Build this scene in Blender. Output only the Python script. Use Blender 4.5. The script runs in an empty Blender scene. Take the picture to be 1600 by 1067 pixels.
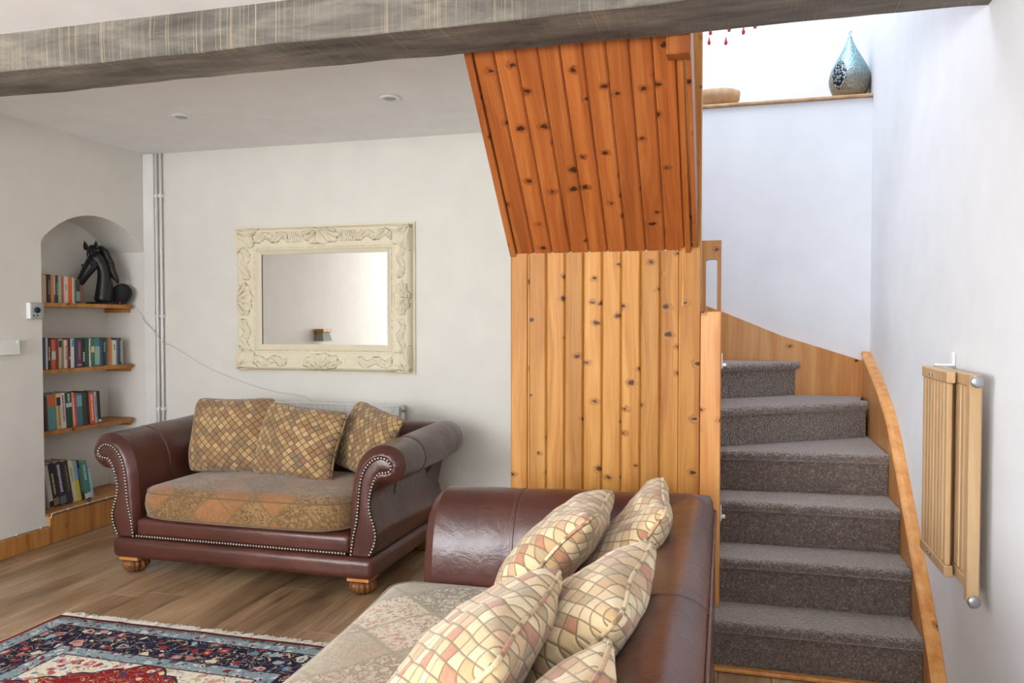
import bpy, bmesh, math, random
from mathutils import Vector, Matrix, noise as mnoise
R = math.radians
random.seed(7)
SC = bpy.context.scene
COL = SC.collection

# ------------------------------------------------------------------ camera, world, lights, exposure
YAW, PITCH, FPX = 15.49, 1.535, 1250.0
cam_d = bpy.data.cameras.new('camera'); cam = bpy.data.objects.new('camera', cam_d); COL.objects.link(cam)
cam.location = (0, 0, 1.30); cam.rotation_euler = (R(90 - PITCH), 0, R(YAW))
cam_d.sensor_width = 36.0; cam_d.lens = 36.0 * FPX / 1600.0; cam_d.clip_start = 0.05
SC.camera = cam
W = bpy.data.worlds.new('World'); SC.world = W; W.use_nodes = True
W.node_tree.nodes['Background'].inputs[0].default_value = (0.80, 0.90, 1.0, 1)
W.node_tree.nodes['Background'].inputs[1].default_value = 2.0
SC.view_settings.view_transform = 'Standard'; SC.view_settings.look = 'None'
SC.view_settings.gamma = 1.0; SC.view_settings.use_curve_mapping = False
SC.view_settings.exposure = 0.17
def area(name, loc, rot, sx, sy, power, col):
    d = bpy.data.lights.new(name, 'AREA'); d.shape = 'RECTANGLE'; d.size = sx; d.size_y = sy
    d.energy = power; d.color = col
    o = bpy.data.objects.new(name, d); o.location = loc; o.rotation_euler = rot; COL.objects.link(o); return o
# daylight entering by the two windows of the room and by the roof window over the stairs
area('daylight_front_window', (-2.35, -2.36, 1.5), (R(114), 0, 0), 2.0, 1.2, 146, (0.92, 0.96, 1.0))
area('daylight_side_window', (-3.78, -0.95, 1.5), (R(114), 0, R(-90)), 1.3, 1.2, 115, (0.92, 0.96, 1.0))
area('daylight_garden_door', (-0.35, -2.36, 1.15), (R(100), 0, 0), 1.1, 1.9, 36, (0.92, 0.96, 1.0))
area('daylight_roof_window', (-0.1, 3.85, 4.34), (0, 0, 0), 1.3, 1.5, 44, (0.80, 0.88, 1.0))

# ------------------------------------------------------------------ node helper
def srgb(r, g, b):
    f = lambda c: (c/255/12.92) if c/255 <= 0.04045 else ((c/255+0.055)/1.055)**2.4
    return (f(r), f(g), f(b), 1)
class NT:
    def __init__(s, name):
        s.m = bpy.data.materials.new(name); s.m.use_nodes = True
        s.t = s.m.node_tree; s.b = s.t.nodes['Principled BSDF']
    def n(s, typ, **kw):
        o = s.t.nodes.new(typ)
        for k, v in kw.items(): setattr(o, k, v)
        return o
    def put(s, sock, v):
        if v is None: return
        if isinstance(v, bpy.types.NodeSocket): s.t.links.new(v, sock)
        elif hasattr(sock.default_value, '__len__') and not hasattr(v, '__len__'):
            sock.default_value = [v]*len(sock.default_value)
        elif hasattr(sock.default_value, '__len__') and len(sock.default_value) != len(v):
            sock.default_value = tuple(v)[:len(sock.default_value)]
        else: sock.default_value = v
    def math(s, op, a, b=None, c=None, clamp=False):
        o = s.n('ShaderNodeMath', operation=op); o.use_clamp = clamp
        s.put(o.inputs[0], a); s.put(o.inputs[1], b)
        if c is not None: s.put(o.inputs[2], c)
        return o.outputs[0]
    def vm(s, op, a, b=None):
        o = s.n('ShaderNodeVectorMath', operation=op); s.put(o.inputs[0], a)
        if b is not None: s.put(o.inputs[1], b)
        return o.outputs[1] if op in ('DISTANCE', 'LENGTH', 'DOT_PRODUCT') else o.outputs[0]
    def mix(s, f, a, b, mode='MIX'):
        o = s.n('ShaderNodeMix', data_type='RGBA', blend_type=mode); o.clamp_factor = True
        s.put(o.inputs[0], f); s.put(o.inputs[6], a); s.put(o.inputs[7], b); return o.outputs[2]
    def coord(s, k='Object'): return s.n('ShaderNodeTexCoord').outputs[k]
    def rnd(s): return s.n('ShaderNodeObjectInfo').outputs['Random']
    def sep(s, v): o = s.n('ShaderNodeSeparateXYZ'); s.put(o.inputs[0], v); return o.outputs
    def comb(s, x=0, y=0, z=0):
        o = s.n('ShaderNodeCombineXYZ')
        for i, v in enumerate((x, y, z)): s.put(o.inputs[i], v)
        return o.outputs[0]
    def noise(s, v, scale=5, detail=3, rough=0.5, dist=0.0, col=False):
        o = s.n('ShaderNodeTexNoise'); s.put(o.inputs['Vector'], v); o.inputs['Scale'].default_value = scale
        o.inputs['Detail'].default_value = detail; o.inputs['Roughness'].default_value = rough
        o.inputs['Distortion'].default_value = dist; return o.outputs['Color' if col else 'Fac']
    def voro(s, v, scale=5, feat='F1', out='Distance', rand=1.0, dim='3D'):
        o = s.n('ShaderNodeTexVoronoi', feature=feat, voronoi_dimensions=dim); s.put(o.inputs['Vector'], v)
        o.inputs['Scale'].default_value = scale; o.inputs['Randomness'].default_value = rand; return o.outputs[out]
    def white(s, v, out='Value'):
        o = s.n('ShaderNodeTexWhiteNoise'); s.put(o.inputs['Vector'], v); return o.outputs[out]
    def ramp(s, f, stops, mode='LINEAR'):
        o = s.n('ShaderNodeValToRGB'); s.put(o.inputs[0], f); cr = o.color_ramp; cr.interpolation = mode
        while len(cr.elements) < len(stops): cr.elements.new(0.5)
        for e, (p, c) in zip(cr.elements, stops): e.position = p; e.color = c if len(c) == 4 else (*c, 1)
        return o.outputs[0]
    def mapr(s, v, a, b, c=0.0, d=1.0, smooth=True):
        o = s.n('ShaderNodeMapRange'); o.interpolation_type = 'SMOOTHSTEP' if smooth else 'LINEAR'
        s.put(o.inputs[0], v)
        for i, x in enumerate((a, b, c, d)): o.inputs[i+1].default_value = x
        return o.outputs[0]
    def bump(s, h, strength=0.3, dist=0.01):
        o = s.n('ShaderNodeBump'); o.inputs['Strength'].default_value = strength
        o.inputs['Distance'].default_value = dist; s.put(o.inputs['Height'], h)
        s.t.links.new(o.outputs[0], s.b.inputs['Normal'])
    def fin(s, col=None, rough=None, metal=None, **kw):
        s.put(s.b.inputs['Base Color'], col); s.put(s.b.inputs['Roughness'], rough); s.put(s.b.inputs['Metallic'], metal)
        for k, v in kw.items(): s.put(s.b.inputs[k.replace('_', ' ')], v)
        return s.m
M = {}
def plain(key, rgb, rough=0.5, metal=0.0, bump=None, **kw):
    t = NT(key); c = srgb(*rgb)
    n = t.noise(t.coord(), 6, 3)
    col = t.mix(n, tuple(x*0.93 for x in c[:3])+(1,), tuple(min(1, x*1.05) for x in c[:3])+(1,))
    if bump: t.bump(t.noise(t.coord(), bump[0], 4), bump[1], bump[2])
    M[key] = t.fin(col, rough, metal, **kw); return M[key]

plain('wall_paint', (226, 222, 214), 0.85, bump=(18, 0.08, 0.01))
plain('stair_paint', (228, 229, 232), 0.8, bump=(14, 0.06, 0.01))
plain('ceiling_paint', (242, 242, 241), 0.9, bump=(10, 0.05, 0.01))
plain('white_plastic', (232, 232, 228), 0.4)
plain('white_gloss', (236, 236, 233), 0.3)
plain('silver_face', (165, 172, 176), 0.3, 0.3)
plain('chrome', (200, 200, 200), 0.15, 1.0)
plain('zinc', (165, 168, 170), 0.35, 0.8)
plain('black_resin', (30, 30, 32), 0.38, bump=(30, 0.15, 0.004))
plain('black_mane', (20, 20, 21), 0.45, bump=(60, 0.3, 0.004))
plain('black_dish', (24, 24, 26), 0.6)
plain('page_edge', (216, 205, 182), 0.9)
plain('nail_bronze', (196, 186, 166), 0.28, 0.9)
plain('nail_tape', (38, 24, 22), 0.7)
plain('stitch_thread', (116, 82, 74), 0.8)
plain('fringe_wool', (238, 232, 222), 0.95)
plain('cable_white', (214, 212, 206), 0.5)
plain('pipe_paint', (234, 232, 228), 0.4)
plain('fabric_grey', (164, 164, 152), 0.9)
plain('outdoor_frame', (235, 235, 233), 0.4)
plain('dark_gap', (40, 24, 14), 0.8)

def mk_pine(key, dark, mid, light, rough=0.46, knots=1.0, gamma=1.0):
    t = NT(key); c = t.coord(); r = t.rnd()
    off = t.comb(t.math('MULTIPLY', r, 37.3), t.math('MULTIPLY', r, 91.7), t.math('MULTIPLY', r, 53.1))
    p = t.vm('ADD', c, off)
    ps = t.sep(p); kv = t.comb(t.math('MULTIPLY', t.math('ADD', ps[0], ps[1]), 6.4), t.math('MULTIPLY', ps[2], 9.6), 0)
    kv = t.vm('ADD', kv, t.vm('MULTIPLY', t.vm('SUBTRACT', t.noise(p, 60, 2, col=True), (0.5, 0.5, 0.5)), (0.16, 0.16, 0)))
    kd = t.voro(kv, 1.0, rand=1.0, dim='2D')
    kid = t.white(t.voro(kv, 1.0, out='Color', rand=1.0, dim='2D'))
    has = t.math('LESS_THAN', kid, 0.62*knots)
    kr = t.math('MULTIPLY', t.math('FRACT', t.math('MULTIPLY', kid, 9.7)), 0.055)
    kn = t.math('MULTIPLY', t.mapr(t.math('SUBTRACT', kd, kr), 0.022, 0.045, 1.0, 0.0), has)
    halo = t.math('MULTIPLY', t.mapr(t.math('SUBTRACT', kd, kr), 0.03, 0.17, 1.0, 0.0), has)
    gv = t.vm('MULTIPLY', p, (20, 20, 0.55))
    warp = t.noise(t.vm('MULTIPLY', p, (4, 4, 1.1)), 1.0, 2)
    ph = t.math('ADD', t.math('MULTIPLY', warp, 3.4), t.math('MULTIPLY', halo, 1.1))
    gx = t.noise(t.vm('ADD', gv, t.comb(ph, t.math('MULTIPLY', ph, 0.6), 0)), 1.0, 4, 0.6)
    fine = t.noise(t.vm('MULTIPLY', p, (220, 220, 5)), 1.0, 2)
    g = t.math('ADD', t.math('MULTIPLY', gx, 0.78), t.math('MULTIPLY', fine, 0.22))
    col = t.ramp(g, [(0.32, dark), (0.5, mid), (0.68, light)])
    tone = t.math('ADD', 0.86, t.math('MULTIPLY', t.white(t.comb(r, 1.3, 2.7)), 0.26))
    col = t.mix(1.0, col, t.comb(tone, tone, tone), 'MULTIPLY')
    col = t.mix(t.math('MULTIPLY', halo, 0.5), col, tuple(x*0.62 for x in dark[:3])+(1,))
    fl = t.mapr(t.noise(t.vm('MULTIPLY', p, (9, 9, 34)), 1.0, 2), 0.60, 0.74)
    col = t.mix(t.math('MULTIPLY', t.math('MULTIPLY', fl, halo), 0.8), col, srgb(92, 48, 22))
    col = t.mix(t.math('MULTIPLY', kn, 0.92), col, srgb(58, 28, 12))
    t.bump(g, 0.10, 0.003)
    M[key] = t.fin(col, rough, Coat_Weight=0.0, Specular_IOR_Level=0.28); return M[key]
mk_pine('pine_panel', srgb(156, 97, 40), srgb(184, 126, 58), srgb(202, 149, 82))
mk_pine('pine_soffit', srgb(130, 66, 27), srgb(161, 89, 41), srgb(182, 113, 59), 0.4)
mk_pine('pine_string', srgb(184, 116, 56), srgb(205, 143, 82), srgb(218, 164, 104), 0.3, 0.3)
mk_pine('pine_shelf', srgb(150, 94, 46), srgb(182, 124, 66), srgb(204, 148, 88), 0.45, 0.5)
mk_pine('gate_beech', srgb(184, 147, 106), srgb(197, 162, 120), srgb(208, 176, 136), 0.4, 0.0)
mk_pine('foot_wood', srgb(84, 48, 26), srgb(120, 74, 40), srgb(150, 98, 56), 0.25, 0.0)
mk_pine('foot_block_wood', srgb(150, 92, 46), srgb(186, 124, 66), srgb(206, 146, 86), 0.35, 0.0)
mk_pine('bowl_wood', srgb(176, 136, 96), srgb(196, 158, 118), srgb(210, 178, 140), 0.5, 0.0)

def mk_floor():
    t = NT('oak_floor'); c = t.coord(); r = t.rnd()
    off = t.comb(t.math('MULTIPLY', r, 41.0), t.math('MULTIPLY', r, 77.0), t.math('MULTIPLY', r, 13.0))
    p = t.vm('ADD', c, off)
    big = t.noise(t.vm('MULTIPLY', p, (5, 1.1, 1)), 1.0, 3, 0.55, 0.5)
    gr = t.noise(t.vm('MULTIPLY', p, (42, 2.2, 1)), 1.0, 4, 0.6, 0.6)
    fine = t.noise(t.vm('MULTIPLY', p, (240, 8, 1)), 1.0, 2)
    g = t.math('ADD', t.math('MULTIPLY', big, 0.5), t.math('ADD', t.math('MULTIPLY', gr, 0.34), t.math('MULTIPLY', fine, 0.16)))
    col = t.ramp(g, [(0.34, srgb(98, 74, 52)), (0.46, srgb(146, 116, 86)), (0.58, srgb(178, 150, 118)), (0.70, srgb(196, 172, 142))])
    tone = t.math('ADD', 0.84, t.math('MULTIPLY', t.white(t.comb(r, 5.1, 0.7)), 0.24))
    col = t.mix(1.0, col, t.comb(tone, tone, tone), 'MULTIPLY')
    kd = t.voro(t.vm('MULTIPLY', p, (4.2, 1.7, 0.01)), 1.0)
    col = t.mix(t.mapr(kd, 0.03, 0.16, 0.6, 0.0), col, srgb(80, 56, 36))
    t.bump(gr, 0.08, 0.002)
    M['oak_floor'] = t.fin(col, 0.33)
mk_floor()

def mk_beam():
    t = NT('beam_oak'); c = t.coord()
    base = t.noise(t.vm('MULTIPLY', c, (2.2, 9, 9)), 1.0, 5, 0.65, 0.4)
    streak = t.noise(t.vm('MULTIPLY', c, (260, 2.0, 0.9)), 1.0, 3, 0.7)
    mask = t.noise(t.vm('MULTIPLY', c, (3, 3, 3)), 1.0, 2)
    col = t.ramp(base, [(0.3, srgb(66, 61, 55)), (0.5, srgb(106, 100, 91)), (0.7, srgb(142, 134, 121))])
    sf = t.math('MULTIPLY', t.mapr(streak, 0.55, 0.66), t.mapr(mask, 0.30, 0.60))
    col = t.mix(t.math('MULTIPLY', sf, 0.5), col, srgb(196, 178, 144))
    dk = t.mapr(t.noise(t.vm('MULTIPLY', c, (4, 26, 26)), 1.0, 4, 0.7), 0.58, 0.74)
    col = t.mix(t.math('MULTIPLY', dk, 0.6), col, srgb(48, 42, 38))
    t.bump(t.math('ADD', base, t.math('MULTIPLY', streak, 0.5)), 0.5, 0.01)
    M['beam_oak'] = t.fin(col, 0.8)
mk_beam()

def mk_leather():
    t = NT('leather'); c = t.coord()
    a = t.noise(c, 3.0, 3); b = t.noise(c, 14, 3, 0.6, 0.8); f = t.voro(c, 260)
    col = t.ramp(a, [(0.3, srgb(64, 33, 27)), (0.55, srgb(82, 44, 36)), (0.75, srgb(98, 56, 46))])
    h = t.math('ADD', t.math('MULTIPLY', b, 1.0), t.math('ADD', t.math('MULTIPLY', f, 0.06), t.math('MULTIPLY', t.noise(c, 5, 2), 0.8)))
    t.bump(h, 0.16, 0.02)
    rg = t.math('ADD', 0.23, t.math('MULTIPLY', b, 0.16))
    M['leather'] = t.fin(col, rg, Coat_Weight=0.2, Coat_Roughness=0.25)
mk_leather()

def diamonds(t, uv, n, m, wob, wobs=3.0):
    nz = t.noise(uv, wobs, 2, col=True)
    w = t.vm('MULTIPLY', t.vm('SUBTRACT', nz, (0.5, 0.5, 0.5)), (wob, wob, 0))
    s = t.sep(t.vm('ADD', uv, w))
    a = t.math('MULTIPLY', s[0], n); b = t.math('MULTIPLY', s[1], m)
    p = t.math('ADD', a, b); q = t.math('SUBTRACT', a, b)
    fp = t.math('FRACT', p); fq = t.math('FRACT', q)
    cell = t.comb(t.math('FLOOR', p), t.math('FLOOR', q), 0.5)
    e = lambda f: t.math('MINIMUM', f, t.math('SUBTRACT', 1.0, f))
    edge = t.math('MINIMUM', e(fp), e(fq))
    return cell, edge, fp, fq
def mk_harlequin(key, pal, line, n, m, wob, lw=0.075):
    t = NT(key); uv = t.coord('UV'); r = t.rnd()
    uvo = t.vm('ADD', uv, t.comb(t.math('MULTIPLY', r, 7.0), t.math('MULTIPLY', r, 3.0), 0))
    cell, edge, fp, fq = diamonds(t, uvo, n, m, wob)
    k = len(pal)
    col = t.ramp(t.white(cell), [(i/k, srgb(*c)) for i, c in enumerate(pal)], 'CONSTANT')
    weave = t.n('ShaderNodeTexWave', wave_type='BANDS', bands_direction='DIAGONAL'); weave.inputs['Scale'].default_value = 46
    t.put(weave.inputs['Vector'], uvo)
    dn = t.noise(uvo, 60, 2)
    col = t.mix(t.math('MULTIPLY', weave.outputs[1], 0.16), col, srgb(112, 80, 44))
    col = t.mix(t.math('MULTIPLY', dn, 0.22), col, srgb(236, 214, 170))
    col = t.mix(t.mapr(edge, lw*0.4, lw, 0.82, 0.0), col, srgb(*line))
    h = t.math('ADD', t.mapr(edge, 0.0, 0.2), t.math('MULTIPLY', dn, 0.4))
    t.bump(h, 0.35, 0.004)
    M[key] = t.fin(col, 0.85, Sheen_Weight=0.25)
mk_harlequin('harlequin_gold', [(170, 136, 88), (142, 106, 62), (184, 152, 106), (122, 84, 50), (158, 122, 74), (134, 80, 56), (108, 88, 62), (174, 140, 92), (140, 96, 60), (132, 98, 56)], (78, 60, 36), 11, 10, 0.03, 0.1)
mk_harlequin('harlequin_cream', [(208, 184, 144), (194, 164, 122), (218, 198, 162), (178, 142, 100), (204, 178, 138), (168, 104, 80), (160, 138, 104), (212, 190, 152), (190, 150, 118), (198, 170, 128)], (112, 92, 62), 8.5, 12.5, 0.05, 0.085)
def mk_damask(key, plainc, damA, damB, darkc, line, n, red=None):
    t = NT(key); uv = t.coord('UV')
    cell, edge, fp, fq = diamonds(t, uv, n, n, 0.03)
    wv = t.white(cell)
    nz = t.noise(uv, 30, 3, 0.6, 2.2); v = t.voro(t.vm('ADD', uv, t.vm('MULTIPLY', t.noise(uv, 20, 2, col=True), (0.06, 0.06, 0))), 44, 'DISTANCE_TO_EDGE')
    dm = t.math('MAXIMUM', t.mapr(nz, 0.50, 0.54), t.mapr(v, 0.06, 0.10, 1.0, 0.0))
    A = t.mix(dm, srgb(*damA), srgb(*damB)); B = t.mix(dm, srgb(*darkc), srgb(*damA))
    P = t.mix(t.math('MULTIPLY', dm, 0.4), srgb(*plainc), srgb(*damB))
    col = t.mix(t.math('GREATER_THAN', wv, 0.36), P, A)
    col = t.mix(t.math('GREATER_THAN', wv, 0.70), col, B)
    patch = t.mapr(t.noise(uv, 2.2, 3), 0.42, 0.66)
    col = t.mix(t.math('MULTIPLY', patch, 0.42), col, srgb(*darkc))
    col = t.mix(t.mapr(edge, 0.02, 0.05, 0.7, 0.0), col, srgb(*line))
    wv2 = t.noise(uv, 120, 2)
    col = t.mix(t.math('MULTIPLY', wv2, 0.2), col, srgb(*damA))
    t.bump(t.math('ADD', dm, t.math('ADD', wv2, t.math('MULTIPLY', t.noise(uv, 5, 2), 2.0))), 0.3, 0.004)
    M[key] = t.fin(col, 0.85, Sheen_Weight=0.3)
mk_damask('velvet_patchwork', (164, 110, 66), (156, 122, 76), (106, 76, 42), (98, 68, 40), (112, 86, 48), 4.4)
mk_damask('damask_cream', (158, 144, 112), (194, 182, 152), (104, 90, 62), (152, 98, 80), (116, 100, 70), 3.4)

def mk_carpet():
    t = NT('stair_carpet'); c = t.coord()
    v = t.voro(c, 150); col_v = t.voro(c, 150, out='Color')
    g = t.white(col_v)
    col = t.ramp(g, [(0.0, srgb(98, 82, 73)), (0.5, srgb(122, 105, 95)), (0.85, srgb(142, 126, 115)), (1.0, srgb(166, 151, 140))])
    col = t.mix(t.mapr(v, 0.3, 0.7, 0.0, 0.5), col, srgb(90, 74, 66))
    t.bump(t.math('MULTIPLY', v, -1.0), 0.9, 0.008)
    M['stair_carpet'] = t.fin(col, 0.95, Sheen_Weight=1.0, Sheen_Roughness=0.45, Sheen_Tint=(0.95, 0.9, 0.87, 1))
mk_carpet()

RW, RL = 1.52, 2.40
def mk_rug():
    t = NT('rug_wool'); c = t.coord(); s = t.sep(c)
    ax = t.math('ABSOLUTE', s[0]); ay = t.math('ABSOLUTE', s[1])
    dx = t.math('SUBTRACT', RW/2, ax); dy = t.math('SUBTRACT', RL/2, ay)
    d = t.math('MINIMUM', dx, dy)
    c2 = t.comb(s[0], s[1], 0)
    wv = t.vm('ADD', c2, t.vm('MULTIPLY', t.vm('SUBTRACT', t.noise(c2, 22, 2, col=True), (0.5, 0.5, 0.5)), (0.05, 0.05, 0)))
    def flowers(scale, ground, pal, r0=0.34, vine=None):
        vd = t.voro(wv, scale, rand=0.8); vc = t.white(t.voro(wv, scale, out='Color', rand=0.8))
        k = len(pal)
        fc = t.ramp(vc, [(i/k, srgb(*p)) for i, p in enumerate(pal)], 'CONSTANT')
        fc2 = t.ramp(t.math('FRACT', t.math('MULTIPLY', vc, 7.3)), [(i/k, srgb(*p)) for i, p in enumerate(pal)], 'CONSTANT')
        col = srgb(*ground)
        if vine:
            nz = t.noise(wv, scale*1.1, 1, 0.4, 1.5)
            band = t.mapr(t.math('ABSOLUTE', t.math('SUBTRACT', nz, 0.5)), 0.008, 0.02, 1.0, 0.0)
            col = t.mix(band, col, srgb(*vine))
            leaf = t.voro(wv, scale*2.3, rand=1.0); lc = t.white(t.voro(wv, scale*2.3, out='Color', rand=1.0))
            lf = t.math('MULTIPLY', t.mapr(leaf, 0.22, 0.27, 1.0, 0.0), t.math('GREATER_THAN', lc, 0.35))
            col = t.mix(lf, col, t.ramp(lc, [(i/k, srgb(*p)) for i, p in enumerate(pal)], 'CONSTANT'))
        col = t.mix(t.mapr(vd, r0, r0+0.03, 1.0, 0.0), col, fc)
        col = t.mix(t.mapr(vd, r0*0.55, r0*0.6, 1.0, 0.0), col, fc2)
        col = t.mix(t.mapr(vd, r0*0.2, r0*0.25, 1.0, 0.0), col, srgb(226, 208, 170))
        return col
    P = [(146, 44, 48), (198, 154, 148), (150, 172, 180), (214, 202, 180), (104, 128, 150), (176, 112, 106), (34, 38, 70)]
    navy = flowers(19, (22, 25, 52), P, 0.42, (196, 172, 140))
    guard = flowers(34, (140, 156, 162), [(120, 40, 44), (206, 206, 200), (62, 74, 96), (186, 196, 196)], 0.42, (74, 88, 104))
    cream = flowers(25, (226, 217, 200), [(186, 100, 100), (206, 150, 144), (120, 140, 164), (190, 178, 130), (160, 60, 64)], 0.42, (150, 150, 130))
    red = flowers(22, (136, 22, 30), [(214, 190, 150), (200, 120, 116), (130, 160, 180), (222, 206, 170), (60, 64, 100)], 0.34, (206, 170, 120))
    yy = t.math('SUBTRACT', dy, t.math('ADD', 0.335, t.math('MULTIPLY', ax, 0.62)))
    sc = t.math('MULTIPLY', t.math('ABSOLUTE', t.math('SINE', t.math('MULTIPLY', ax, 34.0))), 0.022)
    med = t.math('ADD', yy, sc)
    field = t.mix(t.mapr(med, 0.0, 0.004), cream, red)
    field = t.mix(t.mapr(t.math('ABSOLUTE', med), 0.004, 0.008, 1.0, 0.0), field, srgb(40, 40, 62))
    def band(base, lo, col): return t.mix(t.mapr(d, lo-0.001, lo+0.001), base, col)
    col = srgb(142, 40, 44)
    col = band(col, 0.018, guard); col = band(col, 0.088, srgb(40, 40, 60)); col = band(col, 0.096, navy)
    col = band(col, 0.262, srgb(40, 40, 60)); col = band(col, 0.27, guard); col = band(col, 0.33, srgb(70, 40, 50)); col = band(col, 0.337, field)
    pile = t.noise(c, 300, 2)
    col = t.mix(t.math('MULTIPLY', pile, 0.14), col, srgb(120, 110, 104))
    t.bump(pile, 0.5, 0.004)
    M['rug_wool'] = t.fin(col, 1.0, Specular_IOR_Level=0.05)
mk_rug()

def mk_frame_paint():
    t = NT('antique_cream'); c = t.coord()
    at = t.n('ShaderNodeAttribute'); at.attribute_name = 'hollow'; geo = at.outputs['Fac']
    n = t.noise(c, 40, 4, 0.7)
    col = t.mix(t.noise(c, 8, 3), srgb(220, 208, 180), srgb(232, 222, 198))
    hollow_tone = t.math('MULTIPLY', t.mapr(geo, 0.0004, 0.0020), t.mapr(n, 0.38, 0.55))
    col = t.mix(t.math('MULTIPLY', hollow_tone, 0.85), col, srgb(134, 118, 92))  # browner where the carving dips below its surroundings, broken up by noise
    chip = t.mapr(t.noise(c, 70, 3, 0.7), 0.70, 0.74)
    col = t.mix(t.math('MULTIPLY', chip, 0.5), col, srgb(150, 132, 104))
    t.bump(n, 0.25, 0.004)
    M['antique_cream'] = t.fin(col, 0.7)
mk_frame_paint()
def mk_mirror():
    t = NT('mirror_glass'); n = t.noise(t.coord(), 2, 1)
    M['mirror_glass'] = t.fin(t.mix(n, (0.93, 0.94, 0.93, 1), (0.95, 0.95, 0.94, 1)), 0.01, 1.0)
mk_mirror()
def mk_lantern():
    t = NT('pierced_metal'); c = t.coord(); z = t.sep(c)[2]
    v = t.voro(c, 95); ring = t.mapr(t.math('ABSOLUTE', t.math('SUBTRACT', v, 0.38)), 0.04, 0.1, 1.0, 0.0)
    col = t.ramp(t.math('MULTIPLY', z, 3.0), [(0.0, srgb(150, 136, 108)), (0.3, srgb(138, 138, 126)), (0.5, srgb(140, 172, 178)), (1.0, srgb(150, 192, 200))])
    col = t.mix(t.math('MULTIPLY', ring, 0.65), col, srgb(60, 76, 80))
    t.bump(v, 0.5, 0.004)
    M['pierced_metal'] = t.fin(col, 0.35, 0.55)
    t = NT('pierced_window'); c = t.coord(); v = t.voro(c, 75)
    ring = t.mapr(t.math('ABSOLUTE', t.math('SUBTRACT', v, 0.36)), 0.08, 0.13, 1.0, 0.0)
    M['pierced_window'] = t.fin(t.mix(ring, srgb(38, 40, 48), srgb(206, 214, 218)), 0.4, 0.3)
mk_lantern()
def mk_glass(key, col, rough=0.02, trans=1.0):
    t = NT(key); n = t.noise(t.coord(), 3, 1)
    M[key] = t.fin(t.mix(n, col, tuple(x*0.98 for x in col[:3])+(1,)), rough, Transmission_Weight=trans, IOR=1.45)
mk_glass('red_glass', srgb(214, 60, 66), 0.05, 0.6)
mk_glass('window_glass', (0.97, 0.98, 0.98, 1))
def emit(key, rgb, s):
    t = NT(key); n = t.noise(t.coord(), 2, 1)
    t.put(t.b.inputs['Emission Color'], t.mix(n, srgb(*rgb), srgb(*rgb))); t.b.inputs['Emission Strength'].default_value = s
    M[key] = t.fin(srgb(*rgb), 0.4)
emit('led_green', (150, 235, 170), 1.5); emit('led_red', (240, 60, 50), 2.0)

# ------------------------------------------------------------------ mesh helpers
def obj(name, bm, mat, parent=None, loc=None, rot=None, smooth=False, kind=None):
    me = bpy.data.meshes.new(name)
    if isinstance(bm, bmesh.types.BMesh):
        bm.normal_update(); bm.to_mesh(me); bm.free()
    else: me = bm
    if mat and not me.materials: me.materials.append(M[mat] if isinstance(mat, str) else mat)
    if smooth:
        for p in me.polygons: p.use_smooth = True
    o = bpy.data.objects.new(name, me); COL.objects.link(o)
    if loc is not None: o.location = loc
    if rot is not None: o.rotation_euler = rot
    if parent: o.parent = parent
    if kind: o['kind'] = kind
    return o
def tag(o, label, cat, group=None):
    o['label'] = label; o['category'] = cat
    if group: o['group'] = group
    return o
def thing(name, label, cat, loc=(0, 0, 0), rot=(0, 0, 0), group=None):
    o = bpy.data.objects.new(name, None); COL.objects.link(o); o.location = loc; o.rotation_euler = rot
    o.empty_display_size = 0.1
    return tag(o, label, cat, group)
def struct(name, bm, mat, smooth=False):
    o = obj(name, bm, mat, smooth=smooth); o['kind'] = 'structure'; return o
def sempty(name):
    o = bpy.data.objects.new(name, None); COL.objects.link(o); o['kind'] = 'structure'; return o
def bx(bm, x0, x1, y0, y1, z0, z1, bev=0.0, seg=2, mat4=None):
    r = bmesh.ops.create_cube(bm, size=1.0); vs = r['verts']
    bmesh.ops.scale(bm, vec=(x1-x0, y1-y0, z1-z0), verts=vs)
    bmesh.ops.translate(bm, vec=((x0+x1)/2, (y0+y1)/2, (z0+z1)/2), verts=vs)
    if bev > 0:
        es = list({e for v in vs for e in v.link_edges})
        g = bmesh.ops.bevel(bm, geom=es, offset=bev, segments=seg, profile=0.5, affect='EDGES')
        vs = list({v for f in g['faces'] for v in f.verts} | {v for v in vs if v.is_valid})
    if mat4 is not None: bmesh.ops.transform(bm, matrix=mat4, verts=[v for v in vs if v.is_valid])
    return bm
def box(*a, **k): return bx(bmesh.new(), *a, **k)
def quad(bm, *pts):
    return bm.faces.new([bm.verts.new(p) for p in pts])
def loft(bm, rings, closed=True, cap0=False, cap1=False, flip=False):
    V = [[bm.verts.new(p) for p in r] for r in rings]; n = len(V[0])
    for a, b in zip(V, V[1:]):
        for i in range(n if closed else n-1):
            j = (i+1) % n; f = [a[i], a[j], b[j], b[i]]
            bm.faces.new(f[::-1] if flip else f)
    if cap0: bm.faces.new(V[0] if flip else V[0][::-1])
    if cap1: bm.faces.new(V[-1][::-1] if flip else V[-1])
    return V
def lathe(bm, prof, n=24, flute=0, famp=0.0, center=(0, 0, 0)):
    rings = []
    for r, z in prof:
        ring = []
        for i in range(n):
            a = 2*math.pi*i/n; rr = r*(1 - (famp*abs(math.cos(flute*a/2))**6 if flute and r > 1e-3 else 0))
            ring.append((center[0]+rr*math.cos(a), center[1]+rr*math.sin(a), center[2]+z))
        rings.append(ring)
    loft(bm, rings, cap0=True, cap1=True); return bm
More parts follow.
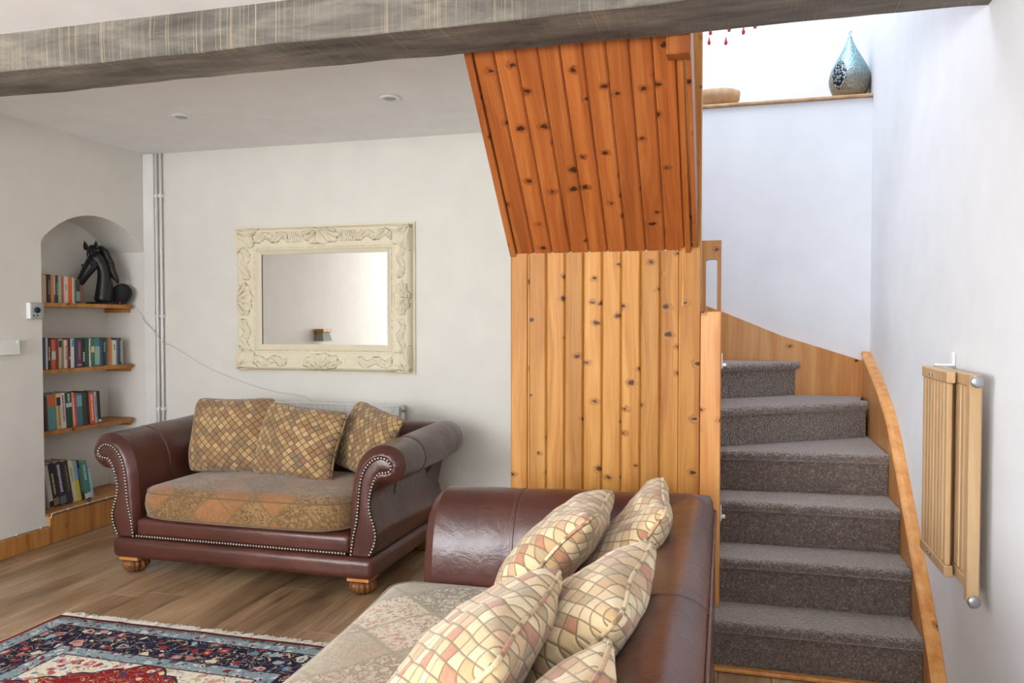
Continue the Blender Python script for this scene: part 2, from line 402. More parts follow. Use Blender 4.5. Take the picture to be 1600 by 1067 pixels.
def tube(bm, pts, r, n=8, closed=False):
    P = [Vector(p) for p in pts]; rings = []; m = len(P); up = None
    for i in range(m):
        if closed: d = P[(i+1) % m] - P[i-1]
        else: d = P[min(i+1, m-1)] - P[max(i-1, 0)]
        d.normalize()
        if up is None: up = d.orthogonal().normalized()
        else:
            up = up - d*up.dot(d)
            up = up.normalized() if up.length > 1e-6 else d.orthogonal().normalized()
        s = d.cross(up); rr = r[i] if hasattr(r, '__len__') else r
        rings.append([tuple(P[i] + (up*math.cos(2*math.pi*k/n) + s*math.sin(2*math.pi*k/n))*rr) for k in range(n)])
    if closed:
        V = [[bm.verts.new(p) for p in q] for q in rings]
        for i in range(m):
            a = V[i]; b = V[(i+1) % m]
            for k in range(n): bm.faces.new([a[k], a[(k+1) % n], b[(k+1) % n], b[k]])
    else: loft(bm, rings, cap0=True, cap1=True)
    return bm
def smooth_path(pts, per=6, closed=False):
    P = [Vector(p) for p in pts]; out = []; m = len(P)
    rng = range(m) if closed else range(m-1)
    for i in rng:
        if closed: a, b, c, d = P[i-1], P[i], P[(i+1) % m], P[(i+2) % m]
        else: a, b, c, d = P[max(i-1, 0)], P[i], P[i+1], P[min(i+2, m-1)]
        for k in range(per):
            t = k/per
            out.append(0.5*((2*b) + (c-a)*t + (2*a-5*b+4*c-d)*t*t + (-a+3*b-3*c+d)*t**3))
    if not closed: out.append(P[-1].copy())
    return out
def prism(bm, poly, z0, z1):
    loft(bm, [[(x, y, z0) for x, y in poly], [(x, y, z1) for x, y in poly]], cap0=True, cap1=True)
    return bm

# ------------------------------------------------------------------ dimensions
XL, XR, YB, YF = -3.82, 0.69, 4.55, -2.42
ZC, ZCF = 2.41, 2.33          # ceiling behind and in front of the beam
SX = -0.90                    # left side of the stair shaft
ZU = 4.40                     # ceiling over the stair shaft

# ------------------------------------------------------------------ floor with planks
floor = struct('floor', box(XL-0.35, XR+0.1, YF-0.1, YB+0.1, -0.06, -0.016), 'dark_gap')
pw = 0.188; x = XL + 0.012; row = 0; rr = random.Random(3)
while x < XR:
    x1 = min(x + pw, XR); y = YF - rr.uniform(0.2, 1.3)
    while y < YB:
        L = rr.choice((1.22, 1.5, 1.8)); a, b = max(y, YF), min(y + L, YB); y += L
        if b - a < 0.06: continue
        bm = box(-(x1-x)/2+0.0006, (x1-x)/2-0.0006, -(b-a)/2+0.0006, (b-a)/2-0.0006, -0.015, 0, bev=0.0016, seg=1)
        obj('plank', bm, 'oak_floor', floor, ((x+x1)/2, (a+b)/2, 0))
    x = x1; row += 1

# ------------------------------------------------------------------ walls
# alcove in the left wall: y 3.70..4.535, springing at z 1.755, crown 1.945, depth to x=-4.12
AY0, AY1, AZ, AR, AX, AS = 3.70, 4.535, 1.755, 0.19, -4.13, 0.165
bm = bmesh.new()
half = (AY1-AY0)/2; rad = (half*half + AR*AR)/(2*AR); cz = AZ + AR - rad; cy = (AY0+AY1)/2
arc = []
N = 20
a0 = math.asin(half/rad)
for i in range(N+1):
    a = -a0 + 2*a0*i/N; arc.append((cy + rad*math.sin(a), cz + rad*math.cos(a)))
def wq(y0, y1, z0, z1): quad(bm, (XL, y0, z0), (XL, y1, z0), (XL, y1, z1), (XL, y0, z1))
WL = (-1.65, -0.25, 0.90, 2.10)         # side window y0,y1,z0,z1
wq(YF, WL[0], 0, 2.6); wq(WL[1], AY0, 0, 2.6); wq(WL[0], WL[1], 0, WL[2]); wq(WL[0], WL[1], WL[3], 2.6)
wq(AY0, AY1, 0, AS); wq(AY1, YB+0.05, 0, 2.6)
for (ya, za), (yb, zb) in zip(arc, arc[1:]):
    quad(bm, (XL, ya, za), (XL, yb, zb), (XL, yb, 2.6), (XL, ya, 2.6))
    quad(bm, (XL, ya, za), (AX, ya, za), (AX, yb, zb), (XL, yb, zb))
    quad(bm, (AX, ya, AS), (AX, yb, AS), (AX, yb, zb), (AX, ya, za))
quad(bm, (XL, AY0, AS), (AX, AY0, AS), (AX, AY0, AZ), (XL, AY0, AZ))
quad(bm, (XL, AY1, AS), (XL, AY1, AZ), (AX, AY1, AZ), (AX, AY1, AS))
quad(bm, (XL, AY0, AS), (XL, AY1, AS), (AX, AY1, AS), (AX, AY0, AS))
for (y0, y1) in ((WL[0], WL[0]), (WL[1], WL[1])):
    quad(bm, (XL, y0, WL[2]), (XL-0.25, y0, WL[2]), (XL-0.25, y0, WL[3]), (XL, y0, WL[3]))
for z in WL[2:]: quad(bm, (XL, WL[0], z), (XL-0.25, WL[0], z), (XL-0.25, WL[1], z), (XL, WL[1], z))
bmesh.ops.remove_doubles(bm, verts=bm.verts, dist=1e-5); bmesh.ops.recalc_face_normals(bm, faces=bm.faces)
struct('wall_left', bm, 'wall_paint')
struct('wall_back', box(XL-0.02, SX, YB, YB+0.12, 0, 2.6), 'wall_paint')
LEDGE = 2.46
bm = box(SX, XR+0.12, YB, YB+0.65, 0, LEDGE); struct('wall_stair_back', bm, 'stair_paint')
struct('wall_stair_upper', box(SX-0.1, XR+0.12, YB+0.65, YB+0.75, LEDGE-0.1, ZU), 'stair_paint')
struct('wall_right', box(XR, XR+0.12, YF, YB+0.65, 0, ZU), 'stair_paint')
struct('wall_stair_side', box(SX, SX+0.03, 3.25, YB, 0, ZC), 'wall_paint')
struct('wall_stair_left', box(SX-0.1, SX, 2.36, YB+0.65, ZC+0.005, ZU), 'stair_paint')
struct('wall_stair_front', box(SX, XR, 2.30, 2.36, 2.33, ZU), 'stair_paint')
# front wall with window and garden door openings
bm = bmesh.new()
WF = (-3.35, -1.35, 0.90, 2.10); DF = (-0.9, 0.2, 0.0, 2.1)
def fq(x0, x1, z0, z1): bx(bm, x0, x1, YF-0.12, YF, z0, z1)
fq(XL, WF[0], 0, 2.4); fq(WF[0], WF[1], 0, WF[2]); fq(WF[0], WF[1], WF[3], 2.4); fq(WF[1], DF[0], 0, 2.4); fq(DF[0], DF[1], DF[3], 2.4); fq(DF[1], XR, 0, 2.4)
struct('wall_front', bm, 'wall_paint')
struct('ceiling_back', box(XL-0.02, SX, 2.34, YB, ZC, ZC+0.1), 'ceiling_paint')
struct('ceiling_front', box(XL-0.02, XR, YF, 2.34, ZCF, ZCF+0.1), 'ceiling_paint')
# roof over the stairs, with roof window opening
bm = bmesh.new(); RWn = (-0.75, 0.55, 3.1, 4.6)
bx(bm, SX-0.1, XR+0.12, 2.3, RWn[2], ZU, ZU+0.1); bx(bm, SX-0.1, XR+0.12, RWn[3], YB+0.75, ZU, ZU+0.1)
bx(bm, SX-0.1, RWn[0], RWn[2], RWn[3], ZU, ZU+0.1); bx(bm, RWn[1], XR+0.12, RWn[2], RWn[3], ZU, ZU+0.1)
struct('ceiling_stair', bm, 'stair_paint')
def window(name, x0, x1, z0, z1, depth, place, bars=1):
    w = sempty(name); place(w)
    t = 0.06; bm = bmesh.new()
    bx(bm, x0, x0+t, 0, depth, z0, z1); bx(bm, x1-t, x1, 0, depth, z0, z1)
    bx(bm, x0+t, x1-t, 0, depth, z0, z0+t); bx(bm, x0+t, x1-t, 0, depth, z1-t, z1)
    for i in range(bars):
        c = x0 + (x1-x0)*(i+1)/(bars+1); bx(bm, c-0.025, c+0.025, 0, depth, z0+t, z1-t)
    obj('window_frame', bm, 'outdoor_frame', w)
    n = bars+1
    for i in range(n):
        a = x0 + (x1-x0)*i/n; b = x0 + (x1-x0)*(i+1)/n
        obj('pane', box(a+0.03, b-0.03, depth*0.45, depth*0.55, z0+0.03, z1-0.03), 'window_glass', w)
    return w
def pl_front(w): w.location = (0, YF-0.11, 0)
def pl_side(w): w.location = (XL-0.22, 0, 0); w.rotation_euler = (0, 0, R(90))
def pl_roof(w): w.location = (0, 0, ZU+0.02); w.rotation_euler = (R(90), 0, 0)
window('window_1', WF[0], WF[1], WF[2], WF[3], 0.05, pl_front, 2)
window('window_2', WL[0], WL[1], WL[2], WL[3], 0.05, pl_side, 1)
window('door_1', DF[0], DF[1], 0.01, DF[3], 0.05, pl_front, 1)
w = window('window_3', RWn[0], RWn[1], -RWn[3], -RWn[2], 0.05, lambda w: None, 1)
w.location = (0, 0, ZU+0.07); w.rotation_euler = (R(-90), 0, 0)

# baseboards and alcove plinth
def board_pts(bm, x0, x1, y0, y1, h): bx(bm, x0, x1, y0, y1, 0.001, h, bev=0.004, seg=1)
bm = bmesh.new(); board_pts(bm, XL, XL+0.018, YF, AY0+0.02, 0.105); struct('baseboard_left', bm, 'pine_shelf')
bm = bmesh.new(); board_pts(bm, XL, SX, YB-0.018, YB, 0.105); struct('baseboard_back', bm, 'pine_shelf')
tr = sempty('trim_1')
bm = bmesh.new(); bx(bm, XL-0.004, XL+0.010, AY0+0.022, AY1, 0.001, AS-0.002, bev=0.003, seg=1); obj('plinth_face', bm, 'pine_shelf', tr)
obj('plinth_top', box(AX+0.004, XL+0.012, AY0+0.004, AY1-0.004, AS+0.001, AS+0.014, bev=0.003, seg=1), 'pine_shelf', tr)

# ------------------------------------------------------------------ ceiling beam
bm = bmesh.new(); rb = random.Random(5)
rings = []; nseg = 60
for i in range(nseg+1):
    X = XL + (XR-0.002-XL)*i/nseg
    w = lambda k: 0.006*mnoise.noise(Vector((X*1.7, k*5.1, 0.3))) + 0.004*mnoise.noise(Vector((X*6, k*3.3, 1.1)))
    z0, z1, ya, yb = 2.195, ZCF + 0.02, 2.315, 2.575
    b = 0.004
    ring = [(X, ya+w(1), z0+b+w(2)), (X, ya+b+w(1), z0+w(2)), (X, (ya+yb)/2, z0+w(3)), (X, yb-b+w(4), z0+w(5)), (X, yb+w(4), z0+b+w(5)),
            (X, yb+w(6), z1), (X, ya+0.004+w(7), z1), (X, ya+w(8), (z0+z1)/2)]
    rings.append(ring)
loft(bm, rings, cap0=True, cap1=True); bmesh.ops.recalc_face_normals(bm, faces=bm.faces)
bm.verts.ensure_lookup_table()
tag(obj('ceiling_beam', bm, 'beam_oak'), 'rough-sawn weathered grey timber beam spanning the room under the ceiling', 'beam')

# ------------------------------------------------------------------ pine panelling below the upper flight
PY = 3.22; PZ = 1.575
def plank_mesh(w, t, L, v=0.0065):
    # local: width x, front at -y, length z from 0
    bm = bmesh.new(); h = w/2 - 0.0009
    sec = [(-h, t), (-h, v), (-h+v, 0), (h-v, 0), (h, v), (h, t)]
    loft(bm, [[(a, b, 0) for a, b in sec], [(a, b, L) for a, b in sec]], cap0=True, cap1=True)
    bmesh.ops.recalc_face_normals(bm, faces=bm.faces)
    me = bpy.data.meshes.new('plank'); bm.to_mesh(me); bm.free(); return me
pp = thing('pine_panelling', 'vertical knotty pine board panelling below the sloping soffit behind the sofa', 'panelling', (SX, PY, 0))
nP = 9; pwid = (0.90-0.205)/nP
me = plank_mesh(pwid, 0.016, PZ - 0.002); me.materials.append(M['pine_panel'])
for i in range(nP):
    obj('plank', me, None, pp, (pwid*(i+0.5), 0, 0.002))
obj('bead', box(pwid+0.0005, pwid+0.007, -0.004, 0.001, 0.002, PZ-0.004, bev=0.001, seg=1), 'pine_panel', pp)
obj('bead', box(nP*pwid-0.004, nP*pwid+0.004, -0.006, 0.001, 0.002, PZ-0.004, bev=0.001, seg=1), 'pine_panel', pp)
obj('bead', box(nP*pwid+0.006, nP*pwid+0.014, -0.006, 0.0005, PZ-0.22, PZ-0.004, bev=0.001, seg=1), 'pine_panel', pp)
obj('backing_frame', box(0.012, nP*pwid, 0.016, 0.03, 0.002, PZ-0.01), 'pine_panel', pp)

# ------------------------------------------------------------------ sloping soffit
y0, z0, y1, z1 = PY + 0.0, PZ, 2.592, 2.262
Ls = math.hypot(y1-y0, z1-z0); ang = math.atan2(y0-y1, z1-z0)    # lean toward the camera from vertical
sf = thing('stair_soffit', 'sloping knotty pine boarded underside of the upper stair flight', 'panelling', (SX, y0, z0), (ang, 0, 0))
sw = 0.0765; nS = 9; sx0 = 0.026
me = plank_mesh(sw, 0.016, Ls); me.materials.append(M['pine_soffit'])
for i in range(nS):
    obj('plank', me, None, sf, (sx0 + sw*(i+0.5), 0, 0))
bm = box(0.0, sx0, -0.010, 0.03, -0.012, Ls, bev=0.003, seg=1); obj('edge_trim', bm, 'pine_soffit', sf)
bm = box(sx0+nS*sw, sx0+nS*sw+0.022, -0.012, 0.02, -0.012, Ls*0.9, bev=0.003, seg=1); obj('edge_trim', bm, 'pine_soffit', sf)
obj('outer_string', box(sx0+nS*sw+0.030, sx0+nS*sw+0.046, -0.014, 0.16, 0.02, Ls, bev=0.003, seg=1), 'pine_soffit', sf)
obj('light_stop_board', box(0.004, sx0+nS*sw+0.002, 0.0165, 0.03, 0.0, Ls), 'pine_soffit', sf)  # unseen board added to stop skylight leaking through the plank joints
# side infill between the soffit and the ceiling
bm = bmesh.new()
loft(bm, [[(SX+0.001, PY+0.03, PZ+0.03), (SX+0.001, 2.60, z1+0.03), (SX+0.001, 2.60, ZC), (SX+0.001, PY+0.03, ZC)],
          [(SX+0.02, PY+0.03, PZ+0.03), (SX+0.02, 2.60, z1+0.03), (SX+0.02, 2.60, ZC), (SX+0.02, PY+0.03, ZC)]], cap0=True, cap1=True)
bmesh.ops.recalc_face_normals(bm, faces=bm.faces)
struct('wall_stair_infill', bm, 'wall_paint')
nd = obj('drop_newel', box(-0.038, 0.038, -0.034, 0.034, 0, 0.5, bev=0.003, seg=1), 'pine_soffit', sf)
nd.matrix_parent_inverse = (Matrix.Translation((SX, PY, PZ)) @ Matrix.Rotation(ang, 4, 'X')).inverted(); nd.location = (-0.175, 2.625, 2.14)

# ------------------------------------------------------------------ staircase
st = thing('staircase', 'winding pine staircase with brown looped carpet climbing beside the white wall', 'staircase', (0, 0, 0))
r = 0.18; xi, xo = -0.06, 0.648
fronts = [((-0.105, 3.035), (xo, 3.045)), ((xi, 3.245), (xo, 3.255)), ((xi, 3.46), (xo, 3.475)), ((xi, 3.665), (xo, 3.725)),
          ((xi, 3.755), (xo, 4.27)), ((xi, 4.18), (0.345, 4.515))]
def step_mesh(k, a, b, zb, zt):
    bm = bmesh.new(); A = Vector((*a, 0)); B = Vector((*b, 0)); d = (B-A).normalized(); nrm = Vector((d.y, -d.x, 0))  # toward front
    R_ = 0.022; prof = [(0.022, zb), (0.022, zt-2*R_-0.004)]
    for i in range(9):
        t = -math.pi/2 + math.pi*i/8
        prof.append((R_ - R_*math.cos(t) + 0.0, zt - R_ + R_*math.sin(t)))
    prof.append((0.06, zt))
    n = 40; rings = []
    for i in range(n+1):
        P = A.lerp(B, i/n); jit = 0.0022
        rg = []
        for j, (o, z) in enumerate(prof):
            q = mnoise.noise(Vector((P.x*55+k*9, P.y*55, z*55)))*jit if 3 < j < 11 else 0
            rg.append(tuple(P - nrm*(o - q) + Vector((0, 0, z + q*0.6))))
        rings.append(rg)
    loft(bm, rings, closed=False)
    # tread top and sides
    tops = [Vector(rg[-1]) for rg in rings]; 
    if k < 5: back = [(b[0], 4.52), (a[0], 4.52)]
    else: back = [(SX+0.05, 4.515), (SX+0.05, a[1])]
    tp = [bm.verts.new(p) for p in tops] + [bm.verts.new((*p, zt)) for p in back]
    bm.faces.new(tp)
    for side, rg, bk in ((0, rings[0], back[1]), (1, rings[-1], back[0])):
        vs = [bm.verts.new(p) for p in rg] + [bm.verts.new((*bk, zt)), bm.verts.new((*bk, zb))]
        bm.faces.new(vs)
    bmesh.ops.remove_doubles(bm, verts=bm.verts, dist=1e-5); bmesh.ops.recalc_face_normals(bm, faces=bm.faces)
    return bm
for k, (a, b) in enumerate(fronts):
    o = obj('step', step_mesh(k, a, b, 0.004 + k*r - (0.0 if k == 0 else 0.002), (k+1)*r), 'stair_carpet', st)
obj('floor_strip', box(-0.11, xo, 3.018, 3.055, 0.001, 0.016, bev=0.004, seg=1), 'pine_string', st)
# wall string (right wall): sloping board with cap moulding
pts = [(2.86, 0.02), (3.03, 0.215), (3.40, 0.535), (3.72, 0.80), (3.86, 0.885), (4.10, 0.985), (4.525, 1.12)]
bot = [(2.86, 0.002), (4.525, 0.002)]
bm = bmesh.new()
poly = [(2.86, 0.002)] + pts + [(4.525, 0.002)]
loft(bm, [[(xo+0.001, y, z) for y, z in poly], [(XR-0.0015, y, z) for y, z in poly]], cap0=True, cap1=True)
bmesh.ops.recalc_face_normals(bm, faces=bm.faces)
obj('wall_string', bm, 'pine_string', st)
bm = bmesh.new()
path = smooth_path([(0, y, z) for y, z in pts], 5)
sec = [(xo-0.004, 0.0), (xo-0.006, 0.006), (xo, 0.014), (xo+0.016, 0.016), (XR-0.0012, 0.014), (XR-0.0012, -0.004), (xo, -0.004)]
rings = []
for p in path: rings.append([(sx, p.y, p.z + sz) for sx, sz in sec])
loft(bm, rings, cap0=True, cap1=True); bmesh.ops.recalc_face_normals(bm, faces=bm.faces)
obj('string_cap', bm, 'pine_string', st)
# back-wall string
bm = bmesh.new()
poly = [(-0.80, 1.0), (-0.80, 1.62), (-0.06, 1.345), (0.25, 1.215), (XR-0.002, 1.075), (XR-0.002, 0.75)]
loft(bm, [[(x, 4.522, z) for x, z in poly], [(x, YB-0.0015, z) for x, z in poly]], cap0=True, cap1=True)
bmesh.ops.recalc_face_normals(bm, faces=bm.faces)
obj('wall_string', bm, 'pine_string', st)
# newel posts and inner string
nw = obj('newel_post', box(-0.124, -0.047, 3.195, 3.272, 0.182, 1.333, bev=0.004, seg=2), 'pine_string', st)
obj('tall_post', box(-0.205, -0.126, 3.215, 3.30, 0.002, 3.2, bev=0.003, seg=1), 'pine_panel', st)
bm = bmesh.new()
loft(bm, [[(-0.088, 3.272, 0.185), (-0.088, 3.272, 0.42), (-0.088, 3.86, 0.98), (-0.088, 4.17, 1.15), (-0.088, 4.17, 0.185)],
          [(xi-0.002, 3.272, 0.185), (xi-0.002, 3.272, 0.42), (xi-0.002, 3.86, 0.98), (xi-0.002, 4.17, 1.15), (xi-0.002, 4.17, 0.185)]], cap0=True, cap1=True)
bmesh.ops.recalc_face_normals(bm, faces=bm.faces); obj('inner_string', bm, 'pine_string', st)
# slotted newel further back
bm = bmesh.new(); nx0, nx1, ny0, ny1 = -0.147, -0.058, 3.86, 3.93
zt_ = 1.672; sl0, sl1 = 1.20, 1.585
outer = [(nx0, 0.9), (nx0, zt_), (nx1, zt_), (nx1, 0.9)]
def arcslot():
    cx = (nx0+nx1)/2; hw = 0.026; rr_ = 0.012; p = []
    for i in range(5): t = math.pi + math.pi/2*i/4*-1; p.append((cx-hw+rr_+rr_*math.cos(t), sl1-rr_+rr_*math.sin(t)))
    for i in range(5): t = math.pi/2 - math.pi/2*i/4; p.append((cx+hw-rr_+rr_*math.cos(t), sl1-rr_+rr_*math.sin(t)))
    return p
ap = arcslot(); cxs = (nx0+nx1)/2; hw = 0.026
left = [(nx0, 0.9), (nx0, zt_), (cxs, zt_)] + [(cxs, sl1)] + ap[:5][::-1] + [(cxs-hw, sl0), (cxs, sl0), (cxs, 0.9)]
right = [(cxs, 0.9), (cxs, sl0), (cxs+hw, sl0)] + ap[5:][::-1] + [(cxs, sl1), (cxs, zt_), (nx1, zt_), (nx1, 0.9)]
for pl in (left, right):
    loft(bm, [[(x, ny0, z) for x, z in pl], [(x, ny1, z) for x, z in pl]], cap0=True, cap1=True)
bmesh.ops.recalc_face_normals(bm, faces=bm.faces)
obj('slotted_newel', bm, 'pine_string', st)

# ledge over the stair wall
bm = bmesh.new(); bx(bm, SX, XR-0.002, YB-0.018, YB+0.64, LEDGE+0.001, LEDGE+0.019, bev=0.006, seg=2)
tag(obj('ledge_board', bm, 'bowl_wood'), 'thin pale wooden ledge board capping the white wall above the stairs', 'ledge')

# ------------------------------------------------------------------ sofas
OUT = [(0, .19), (-.004, .30), (.0, .44), (.012, .55), (.045, .64), (.10, .695), (.174, .715), (.235, .697), (.268, .655), (.276, .61), (.258, .565), (.215, .535), (.165, .53), (.135, .517), (.115, .49), (.108, .44), (.115, .39), (.132, .343), (.143, .295), (.134, .246), (.11, .19)]
NAIL = [(.012, .197), (.025, .282), (.043, .36), (.052, .45), (.064, .545), (.088, .607), (.128, .648), (.168, .66), (.20, .65), (.219, .625), (.212, .602), (.19, .592), (.16, .588), (.136, .56), (.116, .505), (.105, .445), (.112, .39), (.128, .343), (.138, .295), (.129, .246), (.104, .197)]
def stud_row(bm, pts, r=0.0068, pitch=0.0158, nrm=Vector((0, -1, 0))):
    P = [Vector(p) for p in pts]; acc = 0.0; prev = P[0]; spots = [P[0]]
    for q in P[1:]:
        seg = (q-prev).length
        while acc + seg >= pitch:
            f = (pitch-acc)/seg; prev = prev.lerp(q, f); spots.append(prev.copy()); seg = (q-prev).length; acc = 0.0
        acc += seg; prev = q
    up = Vector((0, 0, 1)); s = nrm.cross(up).normalized()
    for c in spots:
        rings = []
        for a, h in ((1.0, 0.0), (0.78, 0.6)):
            rings.append([tuple(c + (s*math.cos(2*math.pi*i/6) + up*math.sin(2*math.pi*i/6))*r*a + nrm*r*h*0.9) for i in range(6)])
        V = loft(bm, rings, cap1=False); t = bm.verts.new(tuple(c + nrm*r*0.85))
        for i in range(6): bm.faces.new([V[1][i], V[1][(i+1) % 6], t])
    bmesh.ops.recalc_face_normals(bm, faces=bm.faces)
def seat_block(w, d, z0, z1, crown, rad, bulge=0.0):
    pl = []; nc = 8
    for cx, cy, s in ((1, -1, -90), (1, 1, 0), (-1, 1, 90), (-1, -1, 180)):
        for i in range(nc+1):
            a = R(s + 90*i/nc); rd = rad if cy < 0 else 0.05
            pl.append((cx*(w/2-rd) + rd*math.cos(a), cy*(d/2-rd) + rd*math.sin(a)))
    dense = []
    for i in range(len(pl)):
        a, b = Vector(pl[i]), Vector(pl[(i+1) % len(pl)]); k = max(1, int((b-a).length/0.05))
        for j in range(k): dense.append(a.lerp(b, j/k))
    for p in dense:
        if p.y < 0: p.y -= bulge*(1-(2*p.x/w)**2)
    prof = [(0.04, z0), (.6, z0), (.93, z0+.004), (.985, z0+.016), (1.0, z0+.035), (1.012, (z0+z1)/2), (1.004, z1-.03), (.99, z1-.008), (.965, z1+.006), (.88, z1+.022), (.72, z1+crown*.6), (.5, z1+crown*.88), (.25, z1+crown), (0.04, z1+crown)]
    bm = bmesh.new(); rings = []
    for s, z in prof:
        rings.append([(p.x*s, p.y*s, z + (0.008*mnoise.noise(Vector((p.x*s*4, p.y*s*4, 3.1))) if s < 0.98 and z > z0+.05 else 0)) for p in dense])
    loft(bm, rings, cap0=True, cap1=True); bmesh.ops.recalc_face_normals(bm, faces=bm.faces)
    uv = bm.loops.layers.uv.new('UVMap'); zt = z1
    for f in bm.faces:
        for l in f.loops:
            c = l.vert.co; drop = max(0.0, zt - c.z)
            l[uv].uv = (c.x, c.y - drop) if c.y < 0 and abs(c.x) < w/2-0.01 else (c.x + (drop if c.x > 0 else -drop), c.y - (drop if c.y < 0 else 0))
    top = [(p.x*.99, p.y*.99, z1-.004) for p in dense]; low = [(p.x*.992, p.y*.992, z0+.018) for p in dense]
    return bm, top, low
def make_sofa(name, label, a, loc, rz, seat_mat, df=0.0, seat_front=0.0, corner=0.16, bulge=0.02):
    t = thing(name, label, 'sofa', loc, (0, 0, rz))
    yf, yr = -0.432-df, 0.442; nseats = 1
    out2 = [(p.x, p.y) for p in smooth_path([(x, z, 0) for x, z in OUT], 4)]
    nail2 = [(p.x, p.y) for p in smooth_path([(x, z, 0) for x, z in NAIL], 4)]
    # plinth
    hw = a + 0.13
    bm = box(-hw, hw, -0.455-df, 0.455, 0.082, 0.188, bev=0.034, seg=4); obj('plinth', bm, 'leather', t, smooth=True)
    for s in (-1, 1):
        sx = lambda p, y: (s*(a + p[0]), y, p[1])
        bm = bmesh.new(); rings = []
        ys = [yr, yr-0.010] + [yr-0.02 + (yf+0.035-yr+0.02)*i/26 for i in range(2, 27)]
        for i, y in enumerate(ys):
            tt = i/26
            groove = 0.004 if i in (18,) else 0.0
            rise = 0.02*(1-tt)
            rg = []
            for k, p in enumerate(out2):
                cx, czz = 0.16, 0.60
                q = (p[0] + (cx-p[0])*groove*6, p[1] + (czz-p[1])*groove*3 + rise*max(0, (p[1]-.45)/.26)) if p[1] > .4 else p
                if i < 2 and p[1] > .5: f_ = (.20, .05)[i]; q = (q[0]+(.14-q[0])*f_, q[1]+(.62-q[1])*f_)
                wr = 0.0025*mnoise.noise(Vector((p[0]*9, y*7 + s*3, p[1]*9)))
                rg.append(sx((q[0]+wr, q[1]+wr), y))
            rings.append(rg)
        loft(bm, rings, cap0=True, flip=False)
        # rolled front rim
        rim = []
        for i in range(0, 9):
            u = i/8; yy = yf + 0.035 - 0.047*math.sin(u*math.pi*0.62)*1.05 + 0.012*u
            rim.append([sx((o[0]+(q[0]-o[0])*u, o[1]+(q[1]-o[1])*u), yy + 0.0012*math.sin(k*1.9)*math.sin(u*3.14)) for k, (o, q) in enumerate(zip(out2, nail2))])
        loft(bm, rim)
        bmesh.ops.remove_doubles(bm, verts=bm.verts, dist=1e-5); bmesh.ops.recalc_face_normals(bm, faces=bm.faces)
        arm = obj('arm', bm, 'leather', t, smooth=True)
        # front panel
        bm = bmesh.new(); ypan = rim[-1][0][1]
        loopv = [bm.verts.new((s*(a+p[0]), ypan+0.002, p[1])) for p in nail2]
        n = len(loopv); mid = []
        for k in range(n//2+1):
            p, q = nail2[k], nail2[n-1-k]; mid.append(((p[0]+q[0])/2, (p[1]+q[1])/2))
        mv = [bm.verts.new((s*(a+p[0]), ypan-0.010, p[1])) for p in mid]
        for k in range(n//2):
            if k+1 < len(mv):
                for quad_ in ([loopv[k], loopv[k+1], mv[k+1], mv[k]], [loopv[n-1-k], mv[k], mv[k+1], loopv[n-2-k]]):
                    if len(set(quad_)) == 4:
                        try: bm.faces.new(quad_)
                        except ValueError: pass
        bmesh.ops.remove_doubles(bm, verts=bm.verts, dist=1e-4); bmesh.ops.recalc_face_normals(bm, faces=bm.faces)
        obj('arm_panel', bm, 'leather', arm, smooth=True)
        bm = bmesh.new(); stud_row(bm, [(s*(a+p[0]), ypan-0.003, p[1]) for p in nail2])
        obj('nailhead_trim', bm, 'nail_bronze', arm, kind='stuff', smooth=True)
        bm = bmesh.new(); tube(bm, [(s*(a+p[0]), ypan+0.001, p[1]) for p in nail2], 0.0085, 6)
        obj('gimp_tape', bm, 'nail_tape', arm, smooth=True)
        # stitched seam round the arm
        for dy_, rr_ in ((0, .003), (-.009, .0013), (.009, .0013)):
            sel = [(q[0], q[1]+dy_, q[2]) for q in rings[18]][10:62]
            obj('seam' if dy_ == 0 else 'stitching', tube(bmesh.new(), sel, rr_, 5), 'leather' if dy_ == 0 else 'stitch_thread', arm, smooth=True)
    # front rail with nailheads
    bm = box(-a-0.004, a+0.004, -0.430-df, 0.30, 0.186, 0.288, bev=0.03, seg=4); obj('front_rail', bm, 'leather', t, smooth=True)
    bm = bmesh.new(); L = [(-a+0.012 + (2*a-0.024)*i/80, -0.4345-df, 0.199 + 0.0) for i in range(81)]
    stud_row(bm, L); fr = obj('nailhead_trim', bm, 'nail_bronze', t, kind='stuff', smooth=True)
    obj('gimp_tape', tube(bmesh.new(), [(p[0], -0.4305-df, p[2]) for p in L], 0.0085, 6), 'nail_tape', t, smooth=True)
    # back
    prof = [(.235, .186), (.235, .45), (.237, .50), (.241, .545), (.245, .58), (.27, .66), (.305, .71), (.35, .728), (.395, .727), (.43, .712), (.447, .69), (.45, .62), (.45, .575), (.45, .53), (.45, .48), (.45, .35), (.45, .186)]
    pf = smooth_path([(0, y, z) for y, z in prof], 3); bm = bmesh.new(); rings = []
    he = a + 0.20; hl = a + 0.108
    for i in range(41):
        X = -he + 2*he*i/40; e = min(1.0, (he-abs(X))/0.05); e = math.sqrt(max(0.0, 1-(1-e)**2))
        rings.append([(X if p.z > .575 else (1 if X > 0 else -1)*min(abs(X), hl + (he-hl)*max(0, (p.z-.51)/.065)**1.5), 0.35 + (p.y-0.35)*(0.55+0.45*e), p.z*(0.965+0.035*e) if p.z > .5 else p.z) for p in pf])
    loft(bm, rings, cap0=True, cap1=True); bmesh.ops.recalc_face_normals(bm, faces=bm.faces)
    bk = obj('back', bm, 'leather', t, smooth=True)
    obj('piping', tube(bmesh.new(), [(-he+0.07+(2*he-0.14)*i/30, 0.449, 0.692) for i in range(31)], 0.005, 6), 'leather', bk, smooth=True)
    for k in range(1, max(2, int(2*a/0.62))):
        X = -a + 2*a*k/max(2, int(2*a/0.62))
        obj('seam', tube(bmesh.new(), [(X, p.y, p.z) for p in pf[4:-3]], 0.0022, 5), 'leather', bk, smooth=True)
